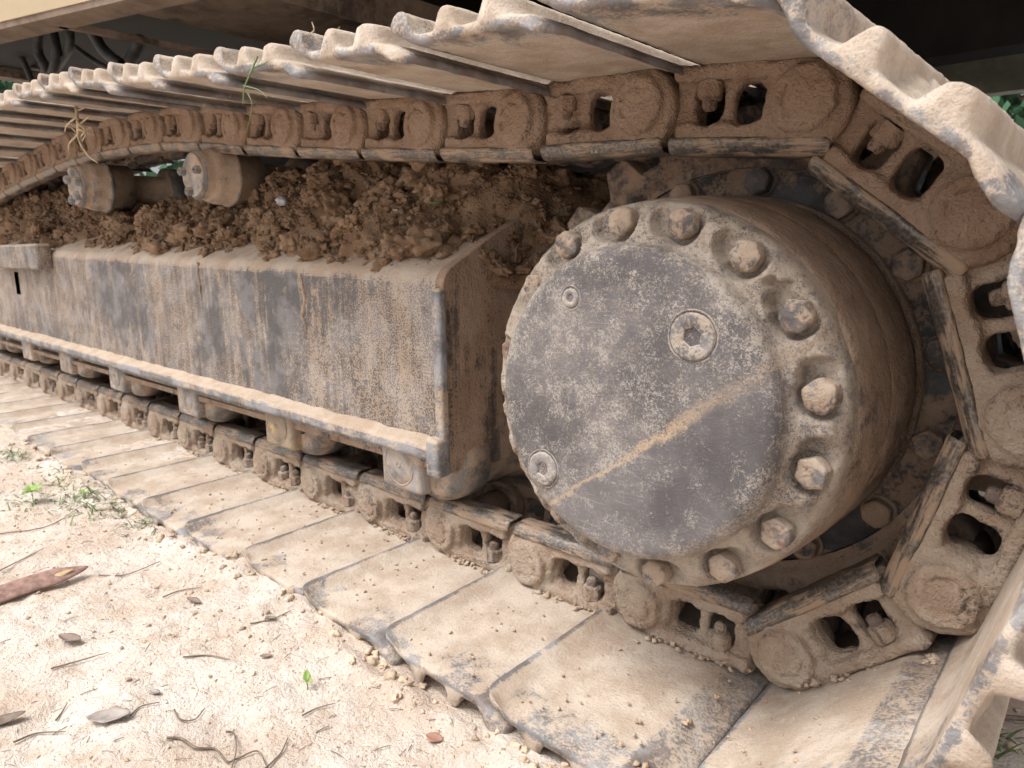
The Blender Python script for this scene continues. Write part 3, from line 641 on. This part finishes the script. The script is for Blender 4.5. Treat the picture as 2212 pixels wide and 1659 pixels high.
# --- lower rollers
rv, rq = lathe([(-.024, .02), (-.024, .046), (-.021, .055), (-.014, .0625), (-.002, .067), (.010, .0695), (.044, .0695), (.048, .060), (.152, .060), (.156, .0695), (.19, .0695), (.20, .055), (.206, .02)], 72)
LR = quadmesh('track_roller', rv+.0006*np.stack([fbm(rv, 40, 2, i) for i in range(3)], 1), rq, [M['roller']])
def collar_mesh(m, seed):
    a, q1 = box(-.052, .048, -.042, -.006, -.046, .045, .010)
    b, q2 = lathe([(-.0425, .036), (-.0435, .0352), (-.0435, .0335), (-.0405, .0328)], 56); b[:, 0] -= .004
    c, q3 = lathe([(-.0435, .0005), (-.0435, .0310), (-.0425, .0322), (-.0405, .0326)], 56); c[:, 0] -= .004
    d, q4 = lathe([(-.0428, .006), (-.0450, .0055), (-.0450, .0032), (-.0415, .0028)], 16); d[:, 0] -= .004
    V, Q = join([(a, q1), (b, q2[:, ::-1]), (c, q3[:, ::-1]), (d, q4[:, ::-1])]); V = V+.0009*np.stack([fbm(V, 70, 2, seed+i) for i in range(3)], 1)
    return quadmesh('collar', V, Q, [m])
for i, x in enumerate((-.585, -.960, -1.365, -1.80, -2.22, -2.62, -3.02)):
    R = child('track_roller', LR, EX, Matrix.Translation((x+.022, 0, .112+.004*i)))
    child('collar', collar_mesh(M['collar_yellow'] if i in (1,) else M['collar'], i*5), R, Matrix.Translation((-.050, -.002, -.008)))
# --- carrier rollers on top of the frame
def carrier(x, z, r, flat):
    prof = [(-.034, .0005), (-.034, r*.80), (-.032, r*.86), (-.026, r*.88), (-.012, r*.88), (-.010, r*.93), (.006, r), (.030, r*1.01), (.034, r*1.09), (.040, r*1.09), (.044, r*1.0), (.10, r*.98), (.104, r*.6), (.20, r*.6), (.204, r), (.26, r), (.262, .001)]
    v, q = lathe(prof, 72); v = v+.0009*np.stack([fbm(v, 45, 3, i+int(abs(x)*10)) for i in range(3)], 1)
    o = child('carrier_roller', quadmesh('carrier_roller', v, q, [M['roller']]), EX, Matrix.Translation((x, 0, z)))
    cv, cq = lathe([(-.0335, r*.77), (-.037, r*.78), (-.0395, r*.76), (-.040, r*.70), (-.0385, .0005)], 56); cv = cv+.0016*np.stack([fbm(cv, 55, 3, i+9) for i in range(3)], 1)
    e = child('end_cap', quadmesh('end_cap', cv, cq[:, ::-1], [M['collar']]), o)
    for k, a in enumerate((165, 12, -105) if flat else (150, 75, 15, -45, -110)):
        a = math.radians(a); bv2, bq2 = lathe([(-.036, .0085), (-.050, .0085), (-.052, .007), (-.052, .0042), (-.046, .004)] if flat else [(-.036, .013), (-.048, .012), (-.052, .008), (-.052, .0005)], 18); bv2 = bv2+np.array([r*.60*math.cos(a), 0, r*.60*math.sin(a)])
        child('bolt', quadmesh('bolt', bv2+.001*np.stack([fbm(bv2, 90, 2, i+k) for i in range(3)], 1), bq2[:, ::-1], [M['flange']]), o)
carrier(-1.262, .606, .058, True); carrier(-1.975, .628, .064, False)

# --- upper structure (house) above the track: skirt, belly beam, dark underside, hoses
A_, B_ = at(0, 47, 2, 1.0), at(196, 0, 2, 1.0); dv2 = (B_-A_).normalized()
def strip(p0, p1, depth, z0, z1):
    d = (p1-p0).normalized(); n = Vector((-d.y, d.x, 0)); q = [p0, p1, p1+n*depth, p0+n*depth]
    V = [(a.x, a.y, z) for z in (z0, z1) for a in q]; return V, [(3,2,1,0),(4,5,6,7),(0,1,5,4),(1,2,6,5),(2,3,7,6),(3,0,4,7)]
HOUSE = child('house', mesh('house', *strip(A_-dv2*.75, B_+dv2*2.0, .03, 1.0, 2.0), [M['cream']], False), EX)
v, f = strip(A_-dv2*.75+Vector((0, 0.004, 0)), B_+dv2*2.0, .075, .985, 1.0); child('skirt_lip', mesh('skirt_lip', v, f, [M['belly']], False), HOUSE)
def hb(name, m, *a): vv, qq = box(*a); return child(name, quadmesh(name, vv, qq, [m], False), HOUSE)
hb('belly_beam', M['belly'], -1.66, -1.325, .04, 1.7, 1.02, 1.2)
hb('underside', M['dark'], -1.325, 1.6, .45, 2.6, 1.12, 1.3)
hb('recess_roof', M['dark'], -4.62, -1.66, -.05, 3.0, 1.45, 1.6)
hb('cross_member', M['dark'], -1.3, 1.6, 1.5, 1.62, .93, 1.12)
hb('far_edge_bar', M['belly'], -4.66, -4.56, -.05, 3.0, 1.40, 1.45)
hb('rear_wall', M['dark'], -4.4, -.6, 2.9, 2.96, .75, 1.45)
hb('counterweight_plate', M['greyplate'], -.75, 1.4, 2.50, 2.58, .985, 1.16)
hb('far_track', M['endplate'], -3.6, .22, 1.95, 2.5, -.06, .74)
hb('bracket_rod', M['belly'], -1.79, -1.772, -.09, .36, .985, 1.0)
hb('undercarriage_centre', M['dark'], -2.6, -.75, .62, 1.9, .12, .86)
sv_, sq_ = lathe([(0, .001), (0, .55), (.2, .55), (.2, .001)], 48); sv_ = sv_[:, [0, 2, 1]]+np.array([-1.5, 1.25, .84]); child('swing_ring', quadmesh('swing_ring', sv_, sq_, [M['dark']]), HOUSE)
for pts, r in (([(85, 50, .45), (82, 110, .45), (98, 150, .47), (84, 200, .5)], .022), ([(110, 50, .42), (122, 110, .42), (112, 160, .42), (92, 200, .45)], .020), ([(150, 50, .45), (150, 100, .45), (128, 140, .47), (100, 170, .5)], .018), ([(72, 60, .5), (35, 95, .5), (52, 135, .52), (76, 190, .55)], .016), ([(30, 90, .6), (0, 110, .6), (40, 140, .62), (90, 150, .6)], .012), ([(200, 70, .4), (225, 110, .42), (262, 140, .45)], .022), ([(305, 85, .5), (285, 125, .5), (255, 170, .52)], .024), ([(160, 100, .55), (210, 135, .55), (260, 160, .55)], .012)):
    vv, qq = tube(smooth_path([at(a, b, 1, c) for a, b, c in pts], 28), r, 10); child('hose', quadmesh('hose', vv, qq, [M['hose']]), HOUSE)

# ------------------------------------------------------------------ dirt heaped on the track frame
gxd = np.arange(-3.3, -.20, .008); tt = np.linspace(0, 1, 62)
peak = lambda x: np.interp(-x, [.2, .30, .45, .62, .8, 1.0, 1.12, 1.22, 1.34, 1.48, 1.65, 1.85, 2.0, 2.15, 2.4, 3.4], [.44, .49, .560, .600, .612, .618, .615, .575, .552, .575, .555, .535, .540, .57, .61, .67])
def dirt_point(x, t, seed=0):
    foot = .400+.022*np.clip(XF-x, 0, 9)-np.clip((x+.50)/.25, 0, 1)*.10; y = -.018+t*.40; y = y+np.clip((x+.55)/.14, 0, 1)*.19
    pk = peak(x); z = foot+(pk-foot)*np.clip(1-np.abs(1-np.clip(t/.42, 0, 1))**1.7, 0, 1)
    return x, y, z
X, T = np.meshgrid(gxd, tt, indexing='ij'); x_, y_, z_ = dirt_point(X.ravel(), T.ravel()); DP = np.stack([x_, y_, z_], 1)
def rough(P):
    amp = np.clip((P[:, 2]-.40-.022*np.clip(XF-P[:, 0], 0, 9))/.05, .35, 1)
    b = fbm(P, 12, 3, 2); r = 1-np.abs(fbm(P, 30, 3, 8)); return amp*(.040*b+.036*(r-.65)+.014*fbm(P, 90, 3, 4))
rz = rough(DP)-.006; DP[:, 2] += rz*.8; DP[:, 1] -= rz*.6
parts_t = [(DP, np.concatenate([grid_faces(len(gxd), len(tt))[:, [0, 1, 2]], grid_faces(len(gxd), len(tt))[:, [0, 2, 3]]]))]
def rand_dirt(n, tmax=.5):
    x = -(.24+RNG.random(n)**1.25*2.7); t = RNG.random(n)*tmax+.01; a, b, c = dirt_point(x, t); P = np.stack([a, b, c], 1); r = rough(P); P[:, 2] += r*.8; P[:, 1] -= r*.6; return P
P0 = rand_dirt(90); P1 = rand_dirt(420); P2 = rand_dirt(3000); P3 = rand_dirt(9000, .55)
parts_t.append(scatter(P0, .018+.016*RNG.random(90)**1.5, CL3)); parts_t.append(scatter(P1, (.008+.018*RNG.random(420)**1.8), CL3)); parts_t.append(scatter(P2, (.0035+.006*RNG.random(3000)**1.3), CL2)); parts_t.append(scatter(P3, RNG.uniform(.0012, .0040, 9000), CL1))
V, F = join(parts_t); V[:, :] += .0012*np.stack([fbm(V, 140, 2, 60+i) for i in range(3)], 1)
D = obj('dirt_heap', quadmesh('dirt_heap', V, F, [M['dirt']])); tag(D, 'heap of loose brown clods lying on the sloping top of the track frame', 'dirt', kind='stuff')

# mud stuck to the lower shoes and loose earth on the ground
def mud_on_shoes():
    pts, sz = [], []
    for k in range(-9, 1):
        a = pins[19+k]
        n = 34
        for _ in range(n):                                # crumbs on the plates
            u = RNG.uniform(-.03, .13); pts.append((a[0]+u, RNG.uniform(-.22, -.01), a[1]-.041 if k < 0 else a[1]-.041+u*.65)); sz.append(RNG.uniform(.0008, .0026))
        for _ in range(40):                               # along the foot of the link
            u = RNG.uniform(.02, .15); pts.append((a[0]+u, RNG.uniform(-.012, .006), a[1]-.040 if k < 0 else a[1]-.040+u*.65)); sz.append(RNG.uniform(.0015, .0050))
        for _ in range(26 if k < -1 else 8):              # in the step between two shoes
            pts.append((a[0]-.058+RNG.normal()*.004, RNG.uniform(-.23, .0), a[1]-.046)); sz.append(RNG.uniform(.0015, .0045))
    return np.array(pts), np.array(sz)
p, s = mud_on_shoes(); V, F = scatter(p, s, CL1); tag(obj('mud_crumbs', quadmesh('mud_crumbs', V, F, [M['mud']])), 'dried mud crumbs scattered over the lower track shoes', 'mud', kind='stuff')
n = 6500; gxp = RNG.uniform(-2.2, .7, n); gyp = -.262-np.abs(RNG.normal(size=n))*.16; gs = .0005+.0007*RNG.random(n)+RNG.random(n)**18*.0030; pg = np.stack([gxp, gyp], 1); zz = height(pg)
V, F = scatter(np.c_[pg, zz+gs*.25], gs, CL1)
n2 = 170; gx2 = RNG.uniform(-2.0, .15, n2); gy2 = -.252+RNG.normal(size=n2)*.012; g2 = .0015+.007*RNG.random(n2)**2.5; pg2 = np.stack([gx2, gy2], 1)
V2, F2 = scatter(np.c_[pg2, height(pg2)+g2*.2], g2, CL2)
n3 = 1500; gx3 = RNG.uniform(.1, .9, n3); gy3 = RNG.uniform(-.25, .9, n3); g3 = .001+RNG.random(n3)**4*.007; pg3 = np.stack([gx3, gy3], 1)
V3, F3 = scatter(np.c_[pg3, height(pg3)+g3*.25], g3, CL1)
V, F = join([(V, F), (V2, F2), (V3, F3)]); tag(obj('earth_crumbs', quadmesh('earth_crumbs', V, F, [M['crumb']])), 'small crumbs and pebbles of dry earth strewn over the ground', 'soil', kind='stuff')
#LITTER
# ------------------------------------------------------------------ litter, plants, background
def gp(px, py, lift=0.0):
    p = at(px, py, 2, -.070)
    for _ in range(3): p = at(px, py, 2, float(height(np.array([[p.x, p.y]]))[0])+lift)
    return p
def thing(name, parts, label, cat, group=None):
    """parts: list of (part name, V, F, material); the first is the thing itself"""
    o = None
    for i, (n, V, Q, m) in enumerate(parts):
        me = quadmesh(n, V, Q, [m])
        if o is None: o = obj(name, me)
        else: child(n, me, o)
    return tag(o, label, cat, group)
def leaf(p, ang, L, W, fold=.4, curl=.25, seed=0, nx=12, ny=7, notch=0.0):
    u = np.linspace(0, 1, nx); v = np.linspace(-1, 1, ny); U, Vv = np.meshgrid(u, v, indexing='ij')
    wd = W*np.sin(np.pi*np.clip(U*.96+.02, 0, 1))**.75*(1+.12*np.sin(U*17+seed)*notch)
    P = np.stack([(U-.5)*L, Vv*wd/2, np.abs(Vv)*wd/2*fold+curl*L*(U-.5)**2], -1).reshape(-1, 3)
    P = P+L*.03*np.stack([fbm(P, 2.2/L, 2, seed+i) for i in range(3)], 1); P[:, 2] -= P[:, 2].min()
    c, s_ = math.cos(ang), math.sin(ang); V = np.stack([P[:, 0]*c-P[:, 1]*s_, P[:, 0]*s_+P[:, 1]*c, P[:, 2]], 1)+np.array(p)
    th = V.copy(); th[:, 2] += .0007; n = nx*ny; Q = grid_faces(nx, ny); rim = [i*ny for i in range(nx)]+[(nx-1)*ny+j for j in range(1, ny)]+[i*ny+ny-1 for i in range(nx-2, -1, -1)]+[j for j in range(ny-2, 0, -1)]
    R = np.array([(rim[i], rim[(i+1) % len(rim)], rim[(i+1) % len(rim)]+n, rim[i]+n) for i in range(len(rim))])
    return np.concatenate([V, th]), np.concatenate([Q[:, ::-1], Q+n, R])
def blade(p, d, L, W, bend, n=7):
    """one grass blade: tapered curved strip with a centre fold"""
    d = np.array(d, float); d /= np.linalg.norm(d); side = np.cross(d, (0, 0, 1.0)); side = side/(np.linalg.norm(side)+1e-9); t = np.linspace(0, 1, n)
    c = np.array(p)+np.outer(t*L, d)+np.outer(t**2*L*bend, (0, 0, -1.0)); w_ = (W*(1-t**1.5)*.5+.0002)[:, None]
    V = np.stack([c-side*w_, c+np.array([0, 0, -.25])*w_, c+side*w_], 1).reshape(-1, 3); return V, grid_faces(n, 3)
# seed pod lying open: two flat valves
a, b = gp(-60, 1318), gp(197, 1246); d = (b-a); L = d.length; ang = math.atan2(d.y, d.x)
def valve(off, w0, seed, lift, lf=1.0):
    n, m = 44, 9; t = np.linspace(0, 1, n); v = np.linspace(-1, 1, m); T, Vv = np.meshgrid(t, v, indexing='ij'); wd = w0*np.minimum(1, ((1-T)/.28)**.7)*np.minimum(1, .5+T*3)
    z = lift+Vv*wd*.45+.0010*(1-Vv**2)+.0005*np.sin(T*62)*np.clip(1-np.abs(Vv)*1.5, 0, 1)+.012*(T-.5)**2+.003*np.sin(T*4+seed)
    P = np.stack([T*L*lf, Vv*wd+off+.010*np.sin(T*2.4+seed), z], -1).reshape(-1, 3); c, s_ = math.cos(ang), math.sin(ang)
    V = np.stack([P[:, 0]*c-P[:, 1]*s_+a.x, P[:, 0]*s_+P[:, 1]*c+a.y, P[:, 2]+float(height(np.array([[(a.x+b.x)/2, (a.y+b.y)/2]]))[0])+.002], 1)
    V2 = V.copy(); V2[:, 2] -= .0014; N = n*m; Q = grid_faces(n, m); rim = [i*m for i in range(n)]+[(n-1)*m+j for j in range(1, m)]+[i*m+m-1 for i in range(n-2, -1, -1)]+[j for j in range(m-2, 0, -1)]
    R = np.array([(rim[i]+N, rim[(i+1) % len(rim)]+N, rim[(i+1) % len(rim)], rim[i]) for i in range(len(rim))]); return np.concatenate([V, V2]), np.concatenate([Q, Q[:, ::-1]+N, R])
v1, q1 = valve(0, .0150, 0, .008); v2, q2 = valve(.013, .008, 1.5, .011, .86)
thing('seed_pod', [('seed_pod', v1, q1, M['pod']), ('lining', v2, q2, M['podedge'])], 'long flat reddish brown seed pod lying open on the pale ground', 'seed pod')
for px, py, an, Ln, Wd, m, fold, curl, nt_, lab in (
    (152, 1386, .35, .040, .016, 'deadleaf', .8, .5, 0, 'small folded brown dead leaf below the long seed pod'),
    (238, 1552, .75, .046, .026, 'greyleaf', .3, .3, 1, 'torn grey bark like leaf with ragged edge near the picture bottom'),
    (8, 1562, 1.3, .040, .018, 'deadleaf', .5, .4, 0, 'dark curled leaf cut by the left picture edge'),
    (938, 1598, .3, .020, .015, 'redleaf', .5, .5, 0, 'little red brown leaf beside the nearest shoe corner'),
    (420, 1300, .2, .030, .010, 'deadleaf', .7, .4, 0, 'narrow brown leaf among twigs in the middle of the bare ground'),
    (575, 1420, .9, .015, .006, 'deadleaf', .7, .6, 0, 'tiny dark leaf scrap between the sprout and the track'),
    (250, 1118, .1, .035, .012, 'greyleaf', .5, .3, 0, 'pale grey leaf lying in the patch of green grass'),
    (585, 1337, .5, .018, .007, 'deadleaf', .6, .5, 0, 'tiny brown leaf curl close to the second shoe edge'),
    (335, 1497, .4, .015, .008, 'greyleaf', .4, .4, 0, 'small grey leaf flake above the wiry root')):
    p = gp(px, py, .001); thing('fallen_leaf', [('fallen_leaf',)+leaf(p, an, Ln, Wd, fold, curl, int(px), notch=nt_)+(M[m],)], lab, 'leaf', 'leaves fallen on the ground')
def ground_tube(pts, r, lift=.002, n=22): return tube(smooth_path([gp(x, y, lift+(0 if i % 2 else r)) for i, (x, y) in enumerate(pts)], n), np.linspace(r, r*.45, n), 6)
Z = lambda pts: [(x*.35, y*.35+1078) for x, y in pts]
v, q = ground_tube(Z([(1030, 1475), (1120, 1480), (1210, 1535), (1330, 1545), (1400, 1620), (1470, 1600), (1590, 1555), (1650, 1660)]), .0016, .002, 40); v2, q2 = ground_tube(Z([(1395, 1435), (1445, 1450), (1455, 1560), (1420, 1690)]), .0013, .004)
thing('wiry_root', [('wiry_root', v, q, M['twig']), ('branch', v2, q2, M['twig'])], 'dark wiry branching root on the ground at the bottom edge', 'root')
TW = [([(0, 440), (120, 380), (270, 305)], 'thin twig above the seed pod at the left picture edge'), ([(610, 470), (760, 470), (880, 430), (985, 385)], 'slightly bent twig just right of the seed pod tip'), ([(1005, 605), (1110, 565), (1240, 545)], 'short curved twig right of the folded leaf'),
      ([(315, 1046), (480, 1000), (670, 945)], 'straight thin twig below the small folded leaf'), ([(85, 1500), (230, 1445), (405, 1435)], 'arched twig at bottom left under the torn grey leaf'), ([(805, 1335), (870, 1280), (985, 1253)], 'curved straw right of the torn grey leaf'),
      ([(1075, 1300), (1110, 1360), (1200, 1360), (1262, 1292)], 'bow shaped dark twig above the wiry root'), ([(345, 1365), (385, 1310), (415, 1258)], 'short upright looking twig left of the torn grey leaf'), ([(1545, 770), (1680, 740), (1790, 690)], 'thin twig close to the shoe edge right of centre'),
      ([(1865, 1335), (1960, 1290), (2065, 1260)], 'small bent twig under the green sprout'), ([(1130, 975), (1290, 965), (1420, 990)], 'faint thin straw in the middle of the ground'), ([(0, 215), (300, 165), (520, 30)], 'long twig running into the green grass patch'), ([(1640, 1660), (1730, 1570), (1778, 1470)], 'thin curved twig right of the wiry root')]
for pts, lab in TW:
    v, q = ground_tube(Z(pts), .0012); thing('twig', [('twig', v, q, M['twig'])], lab, 'twig', 'twigs on the ground')
v, q = ground_tube([(2085, 1560), (2130, 1548), (2212, 1552), (2300, 1560)], .004, .004); thing('stick', [('stick', v, q, M['twig'])], 'grey stick on the ground behind the lowest right shoe', 'stick')
# sprout and small weeds
def plantlet(name, p, leaves, stem_h, label, m='green', cat='plant'):
    parts = []; top_ = np.array(p)+np.array([0, 0, stem_h]); sv, sq = tube(smooth_path([p, (p[0]+.001, p[1], p[2]+stem_h*.5), tuple(top_)], 8), .0008, 6); parts.append(('stem', sv, sq, M[m]))
    for i, (an, L_, W_, el) in enumerate(leaves):
        V, Q = leaf((0, 0, 0), 0, L_, W_, .35, -.25, i, 9, 5); V[:, 0] += L_/2; ce, se = math.cos(el), math.sin(el); V = np.stack([V[:, 0]*ce-V[:, 2]*se, V[:, 1], V[:, 0]*se+V[:, 2]*ce], 1); c, s_ = math.cos(an), math.sin(an)
        V = np.stack([V[:, 0]*c-V[:, 1]*s_, V[:, 0]*s_+V[:, 1]*c, V[:, 2]], 1)+top_; parts.append(('leaf', V, Q, M[m]))
    return thing(name, parts, label, cat)
plantlet('sprout', gp(664, 1490), [(2.5, .014, .009, .8), (.2, .010, .006, .3)], .010, 'tiny bright green sprout alone on the bare ground')
plantlet('weed', gp(72, 1085), [(3.0, .030, .018, .2), (1.9, .026, .016, .5), (.4, .030, .018, .2), (5.2, .024, .015, .1), (4.2, .018, .012, .4)], .022, 'bright green broad leaved weed at the left in the grass')
plantlet('weed', gp(182, 1078), [(.5, .018, .012, .2), (3.4, .014, .010, .4)], .012, 'single round light green leaf beside the shoe at left')
# grass: many short blades in patches
def grass_patch(cx, cy, sx, sy, n, Lr, seed, pix=True):
    r = np.random.default_rng(seed); parts = []
    for _ in range(n):
        q_ = gp(cx+r.normal()*sx, cy+r.normal()*sy); an = r.uniform(0, 6.28); el = r.uniform(.1, .9); parts.append(blade(q_, (math.cos(an)*math.cos(el), math.sin(an)*math.cos(el), math.sin(el)), r.uniform(*Lr), r.uniform(.0018, .0035), r.uniform(.1, .6)))
    return parts
pa = grass_patch(215, 1085, 60, 20, 190, (.015, .045), 1)+grass_patch(120, 1040, 35, 18, 60, (.015, .04), 2)+grass_patch(20, 985, 25, 8, 70, (.02, .05), 3)+grass_patch(300, 1135, 26, 10, 45, (.015, .03), 6)+grass_patch(40, 1090, 30, 14, 40, (.015, .03), 8)
V, Q = join(pa); tag(obj('grass_patch', quadmesh('grass_patch', V, Q, [M['grass']])), 'thin patch of short green grass along the far shoe ends', 'grass', kind='stuff')
pa = grass_patch(2150, 1590, 22, 22, 26, (.02, .045), 4)+grass_patch(2185, 1440, 15, 20, 16, (.02, .045), 5)
V, Q = join(pa); tag(obj('grass_tuft', quadmesh('grass_tuft', V, Q, [M['grass']])), 'few green grass blades behind the lowest right shoe', 'grass', kind='stuff')
r = np.random.default_rng(9); pa = []
for _ in range(150):
    q_ = gp(r.uniform(0, 1000), 1659-(r.random()**1.2)*560) if True else None
    if q_.y > -.255: continue
    an = r.uniform(0, 6.28); Ls = r.uniform(.004, .020); dd = Vector((math.cos(an), math.sin(an), r.uniform(-.02, .08))); pa.append(tube([q_+Vector((0, 0, .0008)), q_+dd*Ls*.5+Vector((0, 0, .0012)), q_+dd*Ls], r.uniform(.0002, .0006), 4))
V, Q = join(pa); tag(obj('plant_debris', quadmesh('plant_debris', V, Q, [M['twig']])), 'fine dark bits of straw and stalks strewn over the bare ground', 'debris', kind='stuff')
# plants caught on the track
def strands(name, lines, r0, m, label, cat='weed'):
    parts = [('stalk',)+tube(smooth_path([at(x, y, 1, yy) for x, y, yy in ln], 20), np.linspace(r0*w_, r0*w_*.4, 20), 6)+(M[m],) for ln, w_ in lines]
    return thing(name, parts, label, cat)
strands('grass_stalk', [([(556, 122, -.25), (540, 160, -.262), (528, 190, -.262), (525, 225, -.262)], 1.6), ([(527, 185, -.262), (560, 195, -.262), (577, 212, -.262)], 1), ([(535, 200, -.25), (545, 230, -.25), (533, 282, -.25)], 1), ([(540, 150, -.25), (565, 140, -.25), (578, 133, -.25)], 1.4)], .0009, 'grass', 'green grass stalk hanging over the edge of the upper track', 'grass stalk')
strands('dry_weed', [([(163, 222, -.12), (168, 260, -.125), (170, 300, -.125), (190, 335, -.12), (212, 352, -.11)], 1.3), ([(168, 250, -.125), (145, 270, -.13), (140, 285, -.13)], .9), ([(170, 270, -.125), (195, 250, -.12)], .9), ([(168, 290, -.125), (150, 310, -.13), (148, 328, -.13)], .9), ([(172, 280, -.125), (200, 292, -.125)], .8), ([(165, 240, -.12), (185, 232, -.12)], .8), ([(166, 262, -.13), (185, 285, -.135), (178, 305, -.13)], .8), ([(164, 285, -.12), (140, 262, -.12)], .7), ([(170, 300, -.12), (195, 275, -.12), (205, 300, -.12)], .7)], .0032, 'drygrass', 'dry tangled weed hanging from the far upper track shoes')
strands('dry_stalk', [([(672, 100, -.2), (666, 80, -.2), (678, 65, -.2), (674, 48, -.2)], 1), ([(670, 98, -.2), (652, 80, -.2)], .8)], .0016, 'drygrass', 'dry bent stalk standing on the upper track against the dark', 'stalk')
strands('upright_grass', [([(716, 88, -.2), (725, 72, -.2), (734, 57, -.2)], 1)], .0014, 'grass', 'single green grass blade sticking up from the upper track', 'grass')
0 and strands('straw', [([(2075, 168, -.15), (2078, 155, -.15), (2073, 140, -.15)], 1), ([(2100, 175, -.15), (2108, 160, -.15), (2117, 146, -.15)], 1)], .0016, 'cord', 'two pale straws on the uppermost right shoe', 'straw')
# leaves and a pebble lying on the dirt heap
def dp_(x, t, up=.006):
    a_, b_, c_ = dirt_point(np.array([x]), np.array([t])); P = np.array([[a_[0], b_[0], c_[0]]]); rr = rough(P)[0]; return (P[0, 0], P[0, 1]-rr*.6-.012, P[0, 2]+rr*.8+up)
thing('leaf_on_dirt', [('leaf_on_dirt',)+leaf(dp_(-.60, .16, .018), 1.2, .030, .017, .4, .5, 3)+(M['green'] if False else M['grass'],)], 'small dark green leaf stuck in the brown dirt heap', 'leaf')
thing('leaf_on_dirt', [('leaf_on_dirt',)+leaf(dp_(-.66, .11, .015), -.4, .022, .012, .5, .6, 5)+(M['greyleaf'],)], 'small pale dry leaf lying on the brown dirt heap', 'leaf')
V, F = CL2[3]; pp = dp_(-1.02, .15, .012); thing('pebble', [('pebble', V*.011+np.array(pp), F, plain('grey_pebble', (.34, .36, .38), .7))], 'grey pebble on the brown dirt heap', 'pebble')
# trees beyond the machine
def tree(x, y, h, r, seed, label):
    g = np.random.default_rng(seed); root = bpy.data.objects.new('tree', None); root.location = (x, y, -.08); C.objects.link(root); tag(root, label, 'tree', 'trees behind the excavator')
    path = [(0, 0, 0), (.1, .05, h*.3), (-.05, .1, h*.6), (.05, 0, h*.9)]; v, q = tube(smooth_path(path, 16), np.linspace(.14, .03, 16), 8); parts = [(v, q)]
    for k in range(9):
        a_ = g.uniform(0, 6.28); z0 = h*g.uniform(.2, .8); parts.append(tube(smooth_path([(0, .05, z0), (math.cos(a_)*r*.4, math.sin(a_)*r*.4, z0+.3), (math.cos(a_)*r*.8, math.sin(a_)*r*.8, z0+.5)], 8), np.linspace(.05, .012, 8), 6))
    V, Q = join(parts); child('trunk', quadmesh('trunk', V, Q, [M['bark']]), root)
    n = 9000; cl = g.normal(size=(60, 3))*np.array([r*.5, r*.5, h*.26])+np.array([0, 0, h*.5]); c = cl[g.integers(0, 60, n)]+g.normal(size=(n, 3))*r*.17; c[:, 2] = np.maximum(c[:, 2], .1)
    d1 = g.normal(size=(n, 3)); d1 /= np.linalg.norm(d1, axis=1, keepdims=True); d2 = np.cross(d1, g.normal(size=(n, 3))); d2 /= np.linalg.norm(d2, axis=1, keepdims=True); L_ = g.uniform(.05, .11, (n, 1)); V = np.stack([c-d1*L_, c+d2*L_*.4, c+d1*L_, c-d2*L_*.4], 1).reshape(-1, 3)
    child('crown', quadmesh('crown', V, np.arange(4*n).reshape(n, 4), [M['tree']], False), root)
tree(-9.5, 1.6, 4.6, 1.7, 1, 'leafy tree seen far left under the excavator house'); tree(-7.5, 4.6, 4.2, 1.9, 2, 'leafy tree seen behind the carrier rollers'); tree(-1.2, 7.5, 3.6, 2.0, 3, 'leafy tree seen through the upper link windows'); tree(-4.2, 7.0, 4.0, 2.0, 4, 'dark leafy tree hidden behind the machine centre')
# tarpaulin glimpsed under the far counterweight
n = 30; gx_, gz_ = np.meshgrid(np.linspace(-.2, 2.2, n), np.linspace(0, 1.25, n), indexing='ij'); P = np.stack([gx_.ravel(), np.full(n*n, 4.2), gz_.ravel()], 1); P[:, 1] += .12*fbm(P, 4, 3, 3)+P[:, 2]*.3; P[:, 2] += .05*fbm(P, 3, 2, 6)-.08
tq = grid_faces(n, n); P2 = P+np.array([0, .006, 0]); thing('tarpaulin', [('tarpaulin', np.concatenate([P, P2]), np.concatenate([tq, tq[:, ::-1]+n*n]), M['tarp'])], 'crumpled blue white tarpaulin glimpsed behind the uppermost right shoe', 'tarpaulin')
